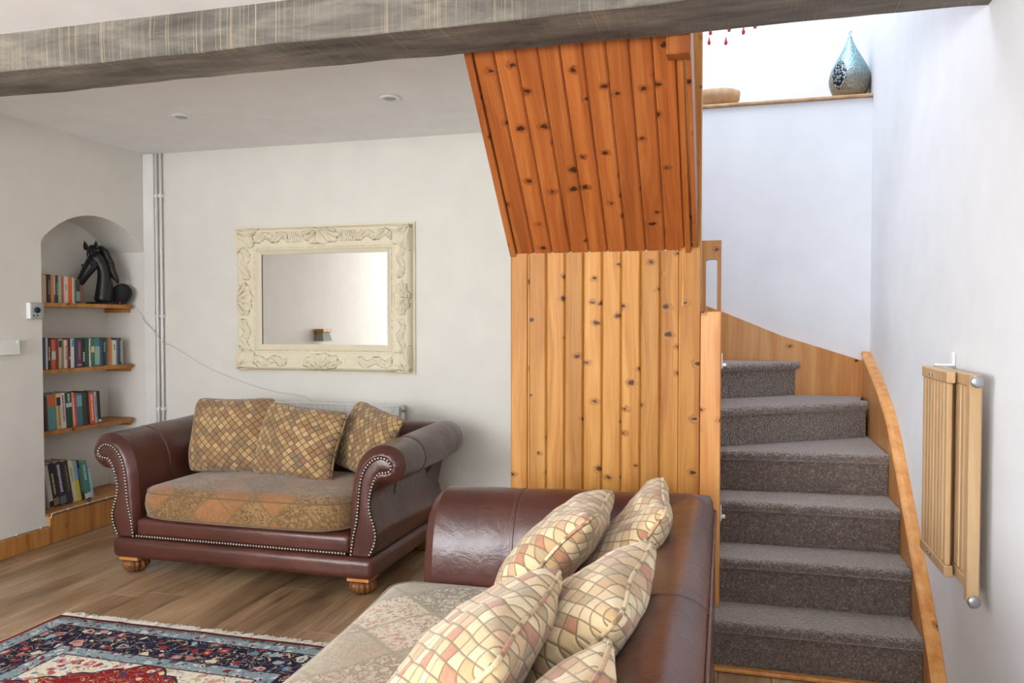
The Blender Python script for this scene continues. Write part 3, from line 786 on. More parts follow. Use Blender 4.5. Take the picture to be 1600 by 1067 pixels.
    # seat cushion(s)
    w = 2*a/nseats
    for k in range(nseats):
        bm, top, low = seat_block(w-0.012, 0.70+df+seat_front, 0.288, 0.432, 0.045, corner, bulge)
        c = obj('seat_cushion', bm, seat_mat, t, (-a + w*(k+0.5), -0.105-(df+seat_front)/2, 0), smooth=True)
        for ring in (top, low): obj('piping', tube(bmesh.new(), ring, 0.0045, 5, closed=True), seat_mat, c, smooth=True)
    # bun feet
    for sx_ in (-1, 1):
        for sy in (-1, 1):
            f = obj('foot', lathe(bmesh.new(), [(.02, 0.001), (.038, .003), (.058, .018), (.068, .038), (.062, .058), (.045, .068), (.03, .0695)], 64, 14, 0.16), 'foot_wood', t, (sx_*(hw-0.085), sy*0.375 - (df if sy < 0 else 0), 0), smooth=True)
            obj('foot_block', box(-0.056, 0.056, -0.056, 0.056, 0.0695, 0.083), 'foot_block_wood', f)
    return t
make_sofa('leather_sofa', 'burgundy leather scroll-arm loveseat with gold patchwork seat, under the cream mirror', 0.60, (-2.34, 3.83, 0), 0, 'velvet_patchwork')
make_sofa('leather_sofa', 'burgundy leather scroll-arm sofa with cream damask seat, backing onto the stairs', 0.80, (-0.492, 1.676, 0), R(-89.4), 'damask_cream', 0.065, 0.065, 0.09, -0.04)

# ------------------------------------------------------------------ scatter cushions
def pillow(label, size, thick, loc, lean, yaw, roll, mat, seed, group):
    bm = bmesh.new(); n = 28; w, h = size; uvl = bm.loops.layers.uv.new('UVMap'); edge = []
    def pt(u, v, s):
        x = w/2*u*(1 - 0.075*(1-v*v)*abs(u)**3); z = h/2*v*(1 - 0.075*(1-u*u)*abs(v)**3); ck = 1 - 0.075*(u*v)**6; x *= ck; z *= ck
        th = thick/2*(max(0, (1-u**2))*max(0, (1-v**2)))**0.37
        th *= 1 + 0.12*(-v)
        q = Vector((x*7+seed, z*7, s*3.3)); wr = 0.010*mnoise.noise(q)*min(1, th/0.03) + 0.006*mnoise.noise(q*2.6)*min(1, th/0.02)
        eg = max(abs(u), abs(v)); wr += 0.006*math.sin(14*(u if abs(v) > abs(u) else v)+seed)*max(0, eg-0.6)*(1-eg)*6
        bend = -0.02*(1-v*v) + 0.015*mnoise.noise(Vector((u*1.1+seed, v*1.1, 0)))
        return (x, -s*(th+wr if th > 0 else 0) + bend, z)
    for s in (1, -1):
        G = [[bm.verts.new(pt(math.sin(math.pi/2*(-1+2*i/n)), math.sin(math.pi/2*(-1+2*j/n)), s)) for i in range(n+1)] for j in range(n+1)]
        for j in range(n):
            for i in range(n):
                ids = [(i, j), (i+1, j), (i+1, j+1), (i, j+1)]
                f = bm.faces.new([G[b][a] for a, b in (ids if s > 0 else ids[::-1])])
                for l, (a, b) in zip(f.loops, ids if s > 0 else ids[::-1]):
                    uu = math.sin(math.pi/2*(-1+2*a/n)); vv = math.sin(math.pi/2*(-1+2*b/n))
                    l[uvl].uv = (0.5+uu/2 + (0 if s > 0 else 3.3), 0.5+vv/2)
        if s == 1:
            edge = [G[0][i].co.copy() for i in range(n)] + [G[j][n].co.copy() for j in range(n)] + [G[n][n-i].co.copy() for i in range(n)] + [G[n-j][0].co.copy() for j in range(n)]
    bmesh.ops.remove_doubles(bm, verts=bm.verts, dist=1e-5)
    o = obj('scatter_cushion', bm, mat, None, loc, (-R(lean), R(roll), R(yaw)), smooth=True)
    tag(o, label, 'cushion', group)
    e2 = []
    for p in edge:
        if not e2 or (p-e2[-1]).length > 0.006: e2.append(p)
    if (e2[0]-e2[-1]).length < 0.006: e2.pop()
    bmp = tube(bmesh.new(), e2, 0.0048, 6, closed=True); uv2 = bmp.loops.layers.uv.new('UVMap')
    for f in bmp.faces:
        for l in f.loops: l[uv2].uv = (l.vert.co.x, l.vert.co.z)
    obj('piping', bmp, mat, o, smooth=True)
    return o
g1 = 'diamond cushions on the loveseat'; g2 = 'diamond cushions along the long sofa'
pillow('gold diamond-pattern cushion standing by the loveseat arm nearer the bookshelves', (.50, .42), .17, (-2.67, 3.84, .665), 14, 2, -1, 'harlequin_gold', 1.0, g1)
pillow('gold diamond-pattern cushion in the middle of the loveseat', (.50, .40), .18, (-2.235, 3.81, .645), 20, -3, 5, 'harlequin_gold', 4.2, g1)
pillow('gold diamond-pattern cushion tucked against the loveseat arm nearer the pine panelling', (.42, .38), .15, (-1.885, 3.93, .645), 20, -28, 10, 'harlequin_gold', 8.6, g1)
pillow('pale diamond-pattern cushion leaning forward of another beside the far leather arm', (.44, .45), .17, (-.475, 2.14, .635), 40, -90, -2, 'harlequin_cream', 2.2, g2)
pillow('pale diamond-pattern cushion wedged in the corner of sofa back and far arm', (.40, .44), .14, (-.285, 2.22, .64), 30, -84, 3, 'harlequin_cream', 6.1, g2)
pillow('pale diamond-pattern cushion against the sofa back, partly behind the foremost cushion', (.46, .44), .19, (-.295, 1.60, .62), 33, -92, 3, 'harlequin_cream', 9.4, g2)
pillow('pale diamond-pattern cushion lying foremost on the damask seat', (.50, .46), .18, (-.475, 1.34, .63), 41, -90, 0, 'harlequin_cream', 12.9, g2)
pillow('pale diamond-pattern cushion of which only the top corner shows', (.44, .42), .16, (-.29, 1.10, .60), 30, -90, 0, 'harlequin_cream', 15.3, g2)

# ------------------------------------------------------------------ rug
rg = thing('persian_rug', 'red, cream and navy floral Persian rug with white fringe', 'rug', (-2.07, 2.82-RL/2, 0.0))
bm = bmesh.new(); nx, ny = 30, 46
G = [[bm.verts.new((-RW/2+RW*i/nx, -RL/2+RL*j/ny, 0.010+0.0015*mnoise.noise(Vector((i*.4, j*.4, 0))))) for i in range(nx+1)] for j in range(ny+1)]
for j in range(ny):
    for i in range(nx): bm.faces.new([G[j][i], G[j][i+1], G[j+1][i+1], G[j+1][i]])
bd = [G[0][i] for i in range(nx)] + [G[j][nx] for j in range(ny)] + [G[ny][nx-i] for i in range(nx)] + [G[ny-j][0] for j in range(ny)]
lo = [bm.verts.new((v.co.x, v.co.y, 0.0012)) for v in bd]
for i in range(len(bd)):
    j = (i+1) % len(bd); bm.faces.new([bd[i], lo[i], lo[j], bd[j]])
obj('pile', bm, 'rug_wool', rg, smooth=True)
bm = bmesh.new(); rf = random.Random(11)
for e in (1, -1):
    for i in range(420):
        X = -RW/2 + 0.004 + (RW-0.008)*i/419
        if e == 1 and -0.46 < X < -0.435: continue
        L = rf.uniform(0.030, 0.055); dx = rf.uniform(-0.016, 0.016); y0 = e*RL/2; wd = 0.0026
        z = rf.uniform(0.003, 0.011)
        pts = [(X, y0-e*0.004, 0.008), (X+dx*0.4, y0+e*L*0.5, z), (X+dx, y0+e*L, 0.0025)]
        V = [[bm.verts.new((p[0]-wd, p[1], p[2])), bm.verts.new((p[0], p[1], p[2]+0.003)), bm.verts.new((p[0]+wd, p[1], p[2]))] for p in pts]
        for q, s in zip(V, V[1:]):
            for k in range(2): bm.faces.new([q[k], q[k+1], s[k+1], s[k]])
bmesh.ops.recalc_face_normals(bm, faces=bm.faces)
obj('fringe', bm, 'fringe_wool', rg, kind='stuff')

# ------------------------------------------------------------------ mirror
mr = thing('framed_mirror', 'large wall mirror in an ornate carved cream frame above the loveseat', 'mirror', (-2.485, YB, 1.432))
MW, MH, FW = 1.20, 0.90, 0.165
def relief(X, Z):
    ax, az = MW/2-abs(X), MH/2-abs(Z); d = min(ax, az)
    if d < .022: h = .030 + .022*math.sin(min(1, d/.022)*math.pi/2)
    elif d < .10: u = (d-.022)/.078; h = .052 - .022*u - .010*math.sin(u*math.pi)
    elif d < .125: h = .030
    elif d < .14: h = .030 + .008*math.sin((d-.125)/.015*math.pi)
    else: h = .028 - .018*((d-.14)/.025)
    along = X if az < ax else Z; half = (MW if az < ax else MH)/2
    # corner leaves
    cx, cz_ = MW/2-.005, MH/2-.005; dx, dz = cx-abs(X), cz_-abs(Z); rr_ = math.hypot(dx, dz); ph = math.atan2(dz, dx)
    lim = .135 + .018*math.cos(8*ph)
    if rr_ < lim:
        u = rr_/lim; h += .015 + .020*(1-u**3)*(.5 + .5*math.cos(11*ph + 30*rr_)) * (0.75+0.25*math.cos(14*u))
    # mid shells
    m = along/(.125 if az < ax else .10); q = (d-.055)/.05
    pa = math.atan2(q+0.9, m); e = (m*m + q*q)/(1+.16*math.cos(9*math.atan2(q, m)))
    if e < 1.0: h += .022*math.sqrt(1-e)*(.5 + .5*math.cos(15*pa)) + .011
    # scrolls between shell and corner
    s = (abs(along)-.13)
    if s > 0 and abs(along) < half-.125:
        if .03 < d < .088:
            if az < ax and Z > 0 and s < .11: h += .009*(.5+.5*math.cos(along*420))
            elif az < ax and Z < 0 and s < .12: h += .003*(.5+.5*math.cos(along*420))
            else:
                cv = .058 + .016*math.sin(along*52 + (1.2 if X > 0 else 0)); k = abs(d-cv)
                if k < .024: h += .006 + .017*(1-(k/.024)**2)*(.7+.3*math.sin(along*150 + d*190))
    # bead row
    if .108 < d < .120: h += .0035*abs(math.sin(along*150))
    h += .0016*mnoise.noise(Vector((X*30, Z*30, 0))) if d < .12 else 0
    return h
bm = bmesh.new(); gx, gz = 300, 225; V = {}
def gv(i, j):
    if (i, j) not in V:
        X = -MW/2 + MW*i/gx; Z = -MH/2 + MH*j/gz; V[(i, j)] = bm.verts.new((X, -.012-relief(X, Z), Z))
    return V[(i, j)]
fi = int(FW/MW*gx); fj = int(FW/MH*gz)
for i in range(gx):
    for j in range(gz):
        if fi <= i < gx-fi and fj <= j < gz-fj: continue
        bm.faces.new([gv(i, j), gv(i+1, j), gv(i+1, j+1), gv(i, j+1)])
rim = [(i, 0) for i in range(gx)] + [(gx, j) for j in range(gz)] + [(gx-i, gz) for i in range(gx)] + [(0, gz-j) for j in range(gz)]
bk_ = [bm.verts.new((V[p].co.x, -.010, V[p].co.z)) for p in rim]
for k in range(len(rim)):
    l = (k+1) % len(rim); bm.faces.new([V[rim[k]], bk_[k], bk_[l], V[rim[l]]])
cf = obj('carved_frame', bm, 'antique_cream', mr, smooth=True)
hollow = cf.data.attributes.new('hollow', 'FLOAT', 'POINT'); e_ = .0045
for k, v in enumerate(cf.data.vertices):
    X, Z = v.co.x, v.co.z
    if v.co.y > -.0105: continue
    hollow.data[k].value = (relief(X+e_, Z)+relief(X-e_, Z)+relief(X, Z+e_)+relief(X, Z-e_))/4 - relief(X, Z)
bm = bmesh.new(); o_ = .016
for a in ((-MW/2-o_, MW/2+o_, MH/2-.1, MH/2+o_), (-MW/2-o_, MW/2+o_, -MH/2-o_, -MH/2+.1), (-MW/2-o_, -MW/2+.1, -MH/2+.1, MH/2-.1), (MW/2-.1, MW/2+o_, -MH/2+.1, MH/2-.1)):
    bx(bm, a[0], a[1], -.014, -.001, a[2], a[3])
obj('backing_frame', bm, 'antique_cream', mr)
obj('mirror_glass', box(-MW/2+FW-.012, MW/2-FW+.012, -.017, -.012, -MH/2+FW-.012, MH/2-FW+.012), 'mirror_glass', mr)

# ------------------------------------------------------------------ alcove shelves
SHX0, SHX1 = AX+0.003, -3.885
shelf_z = {'top': 1.402, 'second': 1.006, 'third': 0.642}
for k, z in shelf_z.items():
    bm = bmesh.new(); pl = [(SHX0, AY0+.002), (SHX1, AY0+.002), (SHX1, AY1-.075), (SHX1-.012, AY1-.03), (SHX1-.07, AY1-.002), (SHX0, AY1-.002)]
    prism(bm, pl, z-.024, z); bmesh.ops.recalc_face_normals(bm, faces=bm.faces)
    o = thing('wall_shelf', {'top': 'pine shelf with the black horse head in the arched alcove', 'second': 'pine shelf fully packed with books below the horse head shelf', 'third': 'lowest of the pine shelves, half filled with leaning books, in the alcove'}[k], 'shelf', (0, 0, 0), group='alcove shelves')
    obj('board', bm, 'pine_shelf', o)
    obj('bracket', box(SHX0+.001, SHX1-.05, AY1-.030, AY1-.003, z-.052, z-.0245, bev=.003, seg=1), 'pine_shelf', o)
    obj('bracket', box(SHX0+.001, SHX1-.05, AY0+.003, AY0+.030, z-.052, z-.0245, bev=.003, seg=1), 'pine_shelf', o)

# ------------------------------------------------------------------ books
def ray_y(px, X):
    u = (px-800)/FPX; c, s = math.cos(R(YAW)), math.sin(R(YAW)); return X*(u*s + c)/(u*c - s)
bookmats = {}
def book_mat(rgb):
    if rgb not in bookmats:
        bookmats[rgb] = plain('cover_%d_%d_%d' % rgb, rgb, 0.5)
    return bookmats[rgb]
def book(label, group, y, w, h, z, rgb, lean=0.0, band=None, title=None, depth=0.125, xs=-3.915):
    # local: spine toward +x at x=0, thickness along y
    t = thing('book', label, 'book', (xs, y, z), (R(lean), 0, 0), group)
    bm = bmesh.new(); c = 0.0016
    loft(bm, [[(-depth, 0, zz), (-.003, 0, zz), (0, .003, zz), (0, w-.003, zz), (-.003, w, zz), (-depth, w, zz), (-depth, w-c, zz), (-.004, w-c, zz), (-.004, c, zz), (-depth, c, zz)] for zz in (0, h)], cap0=True, cap1=True)
    bmesh.ops.recalc_face_normals(bm, faces=bm.faces)
    cv = obj('cover', bm, book_mat(rgb), t)
    obj('pages', box(-depth+.003, -.0045, c+.0002, w-c-.0002, .002, h-.003), 'page_edge', t)
    if band:
        z0, z1, col = band; obj('spine_band', box(.0001, .0007, .002, w-.002, h*z0, h*z1), book_mat(col), cv)
    if title:
        bm = bmesh.new(); rt = random.Random(int(y*1e4)); q = h*title[1]
        while q < h*title[2]:
            l = rt.uniform(.004, .012); bx(bm, .0002, .0010, w*.34, w*.66, q, q+l); q += l + rt.uniform(.002, .005)
        obj('spine_title', bm, book_mat(title[0]), cv)
    return t
WHT, BLK, CRM = (222, 216, 206), (40, 40, 42), (224, 206, 172)
S1 = [(67.5, 75, 'pale tan', (200, 172, 140), .165, None, None), (75, 81, 'black', (38, 38, 40), .168, None, ((150, 150, 146), .3, .8)), (81, 86, 'orange', (216, 130, 74), .168, None, None), (86, 89.5, 'light grey', (196, 190, 178), .166, (.0, .3, (70, 80, 70)), None), (89.5, 93.5, 'charcoal', (52, 58, 56), .166, None, ((170, 180, 160), .3, .7)), (93.5, 98.5, 'pale green', (168, 184, 146), .166, None, None), (98.5, 102, 'dusty red', (190, 96, 84), .166, None, None), (102, 109.5, 'cream', (222, 208, 190), .165, None, ((150, 140, 130), .5, .7)), (109.5, 115.5, 'vivid orange', (220, 96, 36), .162, None, None), (115.5, 120, 'white black-lettered', (220, 214, 204), .162, None, ((40, 40, 40), .05, .95)), (120, 127, 'dark green', (44, 52, 50), .150, (.1, .5, (120, 150, 140)), None), (127, 132, 'brick red', (128, 72, 60), .115, None, None)]
S2 = [(68.5, 72, 'blue', (60, 84, 124), .19), (72, 75, 'white', (210, 210, 204), .19), (75, 80.5, 'black', (40, 38, 38), .182, None, (WHT, .3, .75)), (80.5, 87.5, 'orange and white', (206, 96, 60), .180, (.32, .6, (190, 200, 180)), None), (87.5, 92, 'burgundy', (126, 52, 54), .184), (92, 97, 'tan', (206, 176, 128), .178, (.72, .95, BLK), None), (97, 100.5, 'grey green', (130, 136, 112), .184), (100.5, 105, 'cream', (220, 208, 186), .172, None, ((120, 60, 50), .3, .8)), (105, 108.3, 'red', (190, 60, 46), .178), (108.3, 111, 'black and white', (44, 42, 44), .18, (.3, .38, WHT), None), (111, 116, 'white blue-topped', (216, 212, 208), .178, (.72, .96, (90, 150, 180)), None), (116, 120.8, 'navy', (44, 56, 82), .18), (120.8, 128.5, 'purple', (94, 54, 78), .176, (.05, .12, (190, 120, 130)), ((160, 120, 140), .3, .85)), (128.5, 134.6, 'black white-lettered', (36, 34, 36), .176, None, (WHT, .2, .5)), (134.6, 140, 'bottle green', (38, 84, 66), .18), (140, 143, 'white spotted', (216, 214, 206), .178, None, ((60, 60, 60), .2, .9)), (143, 148.5, 'leaf green', (70, 112, 82), .178, (.5, .72, (214, 206, 140)), None), (148.5, 157, 'teal', (62, 122, 132), .178, (.05, .7, (150, 178, 170)), None), (157, 160.5, 'slate blue', (54, 76, 96), .174), (160.5, 166.5, 'dark blue', (38, 56, 78), .176, None, ((150, 170, 180), .5, .8)), (166.5, 169.8, 'olive', (104, 100, 60), .178), (169.8, 172.8, 'orange', (206, 112, 56), .178), (172.8, 175.7, 'beige', (190, 160, 128), .17), (175.7, 182.5, 'cream short', (226, 212, 184), .162, None, ((120, 110, 100), .6, .8)), (182.5, 186.3, 'steel blue', (70, 104, 136), .172), (186.3, 190.3, 'black', (36, 36, 38), .174, None, ((190, 190, 186), .1, .9)), (190.3, 193, 'white', (206, 204, 198), .168)]
S3 = [(70, 75, 'dark brown', (78, 46, 38), .20), (75.2, 88.5, 'teal and orange', (96, 150, 156), .212, (.66, .98, (212, 104, 56)), None), (88.5, 95.5, 'tan', (212, 186, 134), .216, (.66, .9, BLK), ((150, 110, 60), .1, .6)), (95.5, 102.8, 'white', (214, 208, 200), .218, None, ((150, 60, 70), .2, .9)), (102.8, 113, 'dark green', (36, 66, 54), .214, (.58, .7, (190, 200, 200)), ((180, 200, 190), .74, .95)), (113, 117, 'orange', (218, 136, 80), .214, None, (WHT, .1, .8)), (117, 120.6, 'pink red', (206, 74, 84), .195), (120.6, 129.5, 'teal blue', (58, 112, 126), .198, (.6, .95, (120, 170, 186)), None), (129.5, 136, 'dark olive', (58, 58, 46), .205), (136, 141, 'black', (30, 30, 32), .21), (141, 148.4, 'orange red', (216, 86, 50), .196, None, ((240, 200, 170), .1, .95)), (148.4, 153, 'pale grey', (170, 166, 172), .20, None, ((110, 100, 110), .2, .8)), (153, 158.2, 'black', (34, 36, 40), .20, (.03, .1, WHT), None)]
S4 = [(74.5, 82, 'white', (206, 204, 200), .262, (.02, .16, BLK), None), (82, 91.5, 'black gold-lettered', (46, 46, 44), .272, (.03, .2, (150, 130, 90)), ((206, 190, 120), .28, .75)), (91.5, 102.5, 'dark purple white-lettered', (58, 52, 74), .272, (.02, .2, (110, 120, 130)), ((222, 216, 220), .3, .95)), (102.5, 112, 'dark grey', (58, 56, 50), .266, None, ((120, 110, 90), .3, .9)), (112, 119.5, 'cream', (216, 208, 176), .262, None, ((150, 140, 110), .5, .8)), (119.5, 125.5, 'blue and yellow', (196, 190, 70), .260, (.52, .99, (110, 164, 210)), None), (125.5, 130, 'black', (44, 46, 46), .25, None, ((150, 150, 140), .2, .8)), (130, 140.5, 'sea green', (74, 132, 122), .236, (.0, .14, WHT), ((180, 206, 196), .5, .9)), (140.5, 144.5, 'pale blue', (150, 184, 202), .20)]
def row(books, shelf, z, lean, xs):
    names = [b[2] for b in books]; rb = random.Random(len(books))
    for i, b in enumerate(books):
        y0, y1 = ray_y(b[0], xs), ray_y(b[1], xs)
        y0 = max(y0, AY0+.004)
        ln = lean(i, len(books))
        nb = ('between the %s and %s ones' % (names[i-1], names[i+1])) if 0 < i < len(books)-1 else ('at the end beside the %s one' % names[1 if i == 0 else i-1])
        book('%s book %s on the %s' % (names[i], nb, shelf), 'books on the ' + shelf, y0+.0006, max(.006, (y1-y0)*(1-.0)-.0012), b[4]*rb.uniform(.985, 1.01), z, b[3], ln, b[5] if len(b) > 5 else None, b[6] if len(b) > 6 else None, xs=xs - rb.uniform(0, .008))
row(S1, 'horse head shelf', shelf_z['top']+.0005, lambda i, n: 0, -3.915)
row(S2, 'packed middle shelf', shelf_z['second']+.0005, lambda i, n: 0, -3.912)
row(S3, 'half-filled shelf', shelf_z['third']+.0005, lambda i, n: 3.5, -3.912)
row(S4, 'alcove floor', AS+.0145, lambda i, n: 10, -3.90)

# ------------------------------------------------------------------ horse head sculpture
hs = thing('horse_head_sculpture', 'black horse head bust sculpture on the alcove shelf', 'sculpture', (-3.985, 4.345, shelf_z['top']+.001), (0, 0, R(YAW)))
def skin(name, chains, mat, parent, sub=2):
    me = bpy.data.meshes.new(name); vs, es, rs = [], [], []
    for ch in chains:
        prev = ch[0] if isinstance(ch[0], int) else None
        for it in (ch[1:] if prev is not None else ch):
            vs.append(it[:3]); rs.append(it[3:]); i = len(vs)-1
            if prev is not None: es.append((prev, i))
            prev = i
    me.from_pydata(vs, es, []); me.materials.append(M[mat])
    o = bpy.data.objects.new(name, me); COL.objects.link(o); o.parent = parent
    md = o.modifiers.new('skin', 'SKIN'); md.use_smooth_shade = True
    lay = me.skin_vertices[0].data if me.skin_vertices else None
    if lay is None:
        bm_ = bmesh.new(); bm_.from_mesh(me); sl = bm_.verts.layers.skin.verify(); bm_.to_mesh(me); bm_.free(); lay = me.skin_vertices[0].data
    for d, r_ in zip(lay, rs): d.radius = (r_[0], r_[1] if len(r_) > 1 else r_[0])
    lay[0].use_root = True
    o.modifiers.new('sub', 'SUBSURF').levels = sub; o.modifiers['sub'].render_levels = sub
    return o
skin('head_and_neck', [[(.0, .0, .0, .078, .060), (.004, 0, .05, .070, .056), (.010, 0, .12, .062, .05), (.016, 0, .19, .056, .046), (.014, 0, .255, .052, .045), (-.016, -.012, .318, .046, .042), (-.046, -.03, .345, .038, .036)],
                       [5, (-.048, -.04, .295, .052, .046), (-.060, -.055, .235, .048, .044), (-.085, -.068, .185, .034, .032), (-.108, -.078, .140, .029, .028), (-.124, -.082, .116, .027, .024), (-.132, -.084, .104, .018, .016)]], 'black_resin', hs)
for ex, tx in ((-.088, -.100), (-.026, -.026)):
    bm = bmesh.new(); rings = []
    for u, rr_ in ((0, .016), (.3, .019), (.65, .012), (.9, .005), (1.0, .001)):
        c = Vector((ex, -.03, .352)).lerp(Vector((tx, -.035, .412)), u)
        rings.append([(c.x+rr_*math.cos(2*math.pi*i/10), c.y+.6*rr_*math.sin(2*math.pi*i/10), c.z) for i in range(10)])
    loft(bm, rings, cap0=True, cap1=True); obj('ear', bm, 'black_resin', hs, smooth=True)
bm = bmesh.new(); rm = random.Random(4)
for i in range(9):
    u = i/8; top = Vector((-.02+.05*u, .0+.02*u, .375-.15*u)); end = Vector((.045+.045*min(1, u*1.1), .01, .30-.17*u)) + Vector((rm.uniform(-.006, .008), 0, rm.uniform(-.01, .01)))
    midp = top.lerp(end, .5) + Vector((.014, -.014, .006))
    tube(bm, smooth_path([top, midp, end], 4), [.012, .016, .019, .02, .02, .018, .014, .010, .003], 7)
for i in range(4):
    u = i/3; top = Vector((-.05+.02*u, -.045, .378)); tube(bm, [top, top+Vector((-.006+.006*i, -.03, -.035)), top+Vector((-.014+.01*i, -.032, -.075))], [.010, .010, .002], 6)
obj('mane', bm, 'black_mane', hs, smooth=True)
bm = bmesh.new(); bx(bm, -.085, .075, -.06, .06, 0, .014, bev=.004); obj('base', bm, 'black_resin', hs)
for ex, ey, ez in ((-.100, -.062, .252), (-.028, -.087, .252)):
    obj('eye', lathe(bmesh.new(), [(.002, -.007), (.007, -.003), (.008, 0), (.007, .003), (.002, .007)], 12), 'black_dish', hs, (ex, ey, ez), smooth=True)

# round black speaker disc
ds = thing('round_speaker', 'round black dish-shaped speaker beside the horse head', 'speaker', (-3.935, 4.452, shelf_z['top']+.071), (R(-78), 0, R(12)))
obj('body', lathe(bmesh.new(), [(.03, -.022), (.055, -.018), (.069, -.004), (.0705, .004), (.069, .010), (.066, .012), (.063, .009), (.055, .005), (.02, .002)], 40), 'black_dish', ds, smooth=True)
ds.rotation_euler = (R(80), 0, R(15))
obj('status_light', box(-.002, .002, -.064, -.060, .012, .0145), 'led_red', ds)

# ------------------------------------------------------------------ wall controls
th = thing('thermostat', 'small white thermostat with silver face and black dial beside the alcove', 'thermostat', (XL, 3.637, 1.352))
obj('housing', box(.001, .030, -.046, .046, -.046, .046, bev=.005), 'white_plastic', th)
obj('rim', box(.0295, .0345, -.043, .045, -.045, .045, bev=.003), 'fabric_grey', th)
obj('face_plate', box(.034, .036, -.040, .026, -.041, .041, bev=.001, seg=1), 'silver_face', th)
bm = lathe(bmesh.new(), [(.016, 0), (.017, .006), (.013, .012), (.006, .013)], 24); bmesh.ops.rotate(bm, matrix=Matrix.Rotation(R(90), 3, 'Y'), verts=bm.verts)
obj('dial', bm, 'black_dish', th, (.036, -.004, .004), smooth=True)
for yy in (-.026, -.002): obj('button', box(.0355, .038, yy-.005, yy+.005, -.031, -.022, bev=.001, seg=1), 'black_dish', th)
rc = thing('control_box', 'white plastic control box with tiny green light, mounted below the thermostat', 'control box', (XL, 3.455, 1.152))
obj('housing', box(.001, .038, -.075, .062, -.042, .042, bev=.004), 'white_plastic', rc)
obj('status_light', box(.037, .039, .036, .042, .024, .030), 'led_green', rc)
for zz in (-.006, -.026): obj('button', box(.037, .0392, .034, .046, zz-.004, zz+.003, bev=.0008, seg=1), 'white_gloss', rc)

# pipes and boxing in the corner
bm = box(XL+.001, XL+.085, YB-.028, YB-.001, .106, ZC-.001, bev=.004, seg=1)
tag(obj('pipe_boxing', bm, 'pipe_paint'), 'white painted vertical boxing in the corner beside the alcove', 'boxing')
for X, lb in ((-3.712, 'white vertical heating pipe running next to the corner boxing'), (-3.678, 'white vertical heating pipe, the farther one from the corner boxing')):
    p = thing('heating_pipe', lb, 'pipe', (X, YB-.026, .106), group='corner heating pipes')
    obj('pipe', lathe(bmesh.new(), [(.0085, 0), (.0085, ZC-.108)], 12), 'pipe_paint', p, smooth=True)
    for z in (.6, 1.22, 2.02):
        obj('pipe_clip', box(-.012, .012, -.010, .0255, z-.011, z+.011, bev=.003), 'white_plastic', p)

# radiator
ra = thing('radiator', 'white panel radiator on the wall behind the loveseat', 'radiator', (0, 0, 0))
bm = bmesh.new(); xr0, xr1 = -2.95, -1.935; yr0, yr1 = 4.455, 4.525; zr = .785
pr = [(xr0, yr0)]; nrib = 26
for i in range(nrib):
    a = xr0+.02+(xr1-xr0-.04)*i/nrib; q = (xr1-xr0-.04)/nrib
    pr += [(a+q*.15, yr0), (a+q*.3, yr0+.003), (a+q*.7, yr0+.003), (a+q*.85, yr0)]
pr += [(xr1, yr0), (xr1, yr0+.014), (xr0, yr0+.014)]
prism(bm, pr, .22, zr-.01); bmesh.ops.recalc_face_normals(bm, faces=bm.faces); obj('panel', bm, 'white_gloss', ra)
obj('top_grille', box(xr0, xr1, yr0-.002, yr1, zr-.010, zr, bev=.003, seg=1), 'white_gloss', ra)
for X in (xr0, xr1-.004): obj('side_cover', box(X, X+.004, yr0, yr1, .22, zr-.004), 'white_gloss', ra)
bm = bmesh.new(); bx(bm, -2.7, -2.66, yr1-.002, YB-.001, .3, .75); bx(bm, -2.2, -2.16, yr1-.002, YB-.001, .3, .75); obj('wall_bracket', bm, 'white_gloss', ra)
bm = lathe(bmesh.new(), [(.012, 0), (.012, .012), (.007, .014), (.007, .02)], 14); bmesh.ops.rotate(bm, matrix=Matrix.Rotation(R(90), 3, 'Y'), verts=bm.verts)
obj('bleed_valve', bm, 'chrome', ra, (xr1, yr0+.03, zr-.03), smooth=True)

# thin cable across the wall
pts = [(-3.90, AY1-.006, 1.40), (-3.83, AY1-.006, 1.32), (XL+.006, YB-.042, 1.30), (XL+.09, YB-.042, 1.225), (-3.66, YB-.042, 1.15), (-3.60, YB-.006, 1.12), (-3.3, YB-.006, .97), (-2.9, YB-.006, .85), (-2.62, YB-.006, .81), (-2.5, YB-.015, .70)]
tag(obj('cable', tube(bmesh.new(), smooth_path(pts, 5), .0028, 6), 'cable_white', smooth=True), 'thin white cable drooping across the wall from shelf to radiator', 'cable')
cb = thing('skirting_cable', 'thin white cable clipped along the pine skirting under the bookshelves', 'cable', (0, 0, 0))
obj('wire', tube(bmesh.new(), [(XL+.008, 2.4, .109), (XL+.008, 3.2, .1095), (XL+.008, 3.712, .109)], .003, 6), 'cable_white', cb, smooth=True)
obj('wire', tube(bmesh.new(), smooth_path([(XL+.0155, 3.726, .150), (XL+.0165, 3.732, .172), (XL+.017, 3.76, .1785), (XL+.017, 4.0, .1795), (XL+.017, 4.3, .179), (XL+.017, 4.52, .179)], 4), .003, 6), 'cable_white', cb, smooth=True)
for p in ((XL+.008, 3.5, .112), (XL+.008, 3.66, .112), (XL+.017, 3.85, .179), (XL+.017, 4.0, .1795), (XL+.017, 4.15, .179)):
    obj('clip', box(p[0]-.004, p[0]+.004, p[1]-.005, p[1]+.005, p[2]-.006, p[2]+.005, bev=.002, seg=1), 'white_plastic', cb)

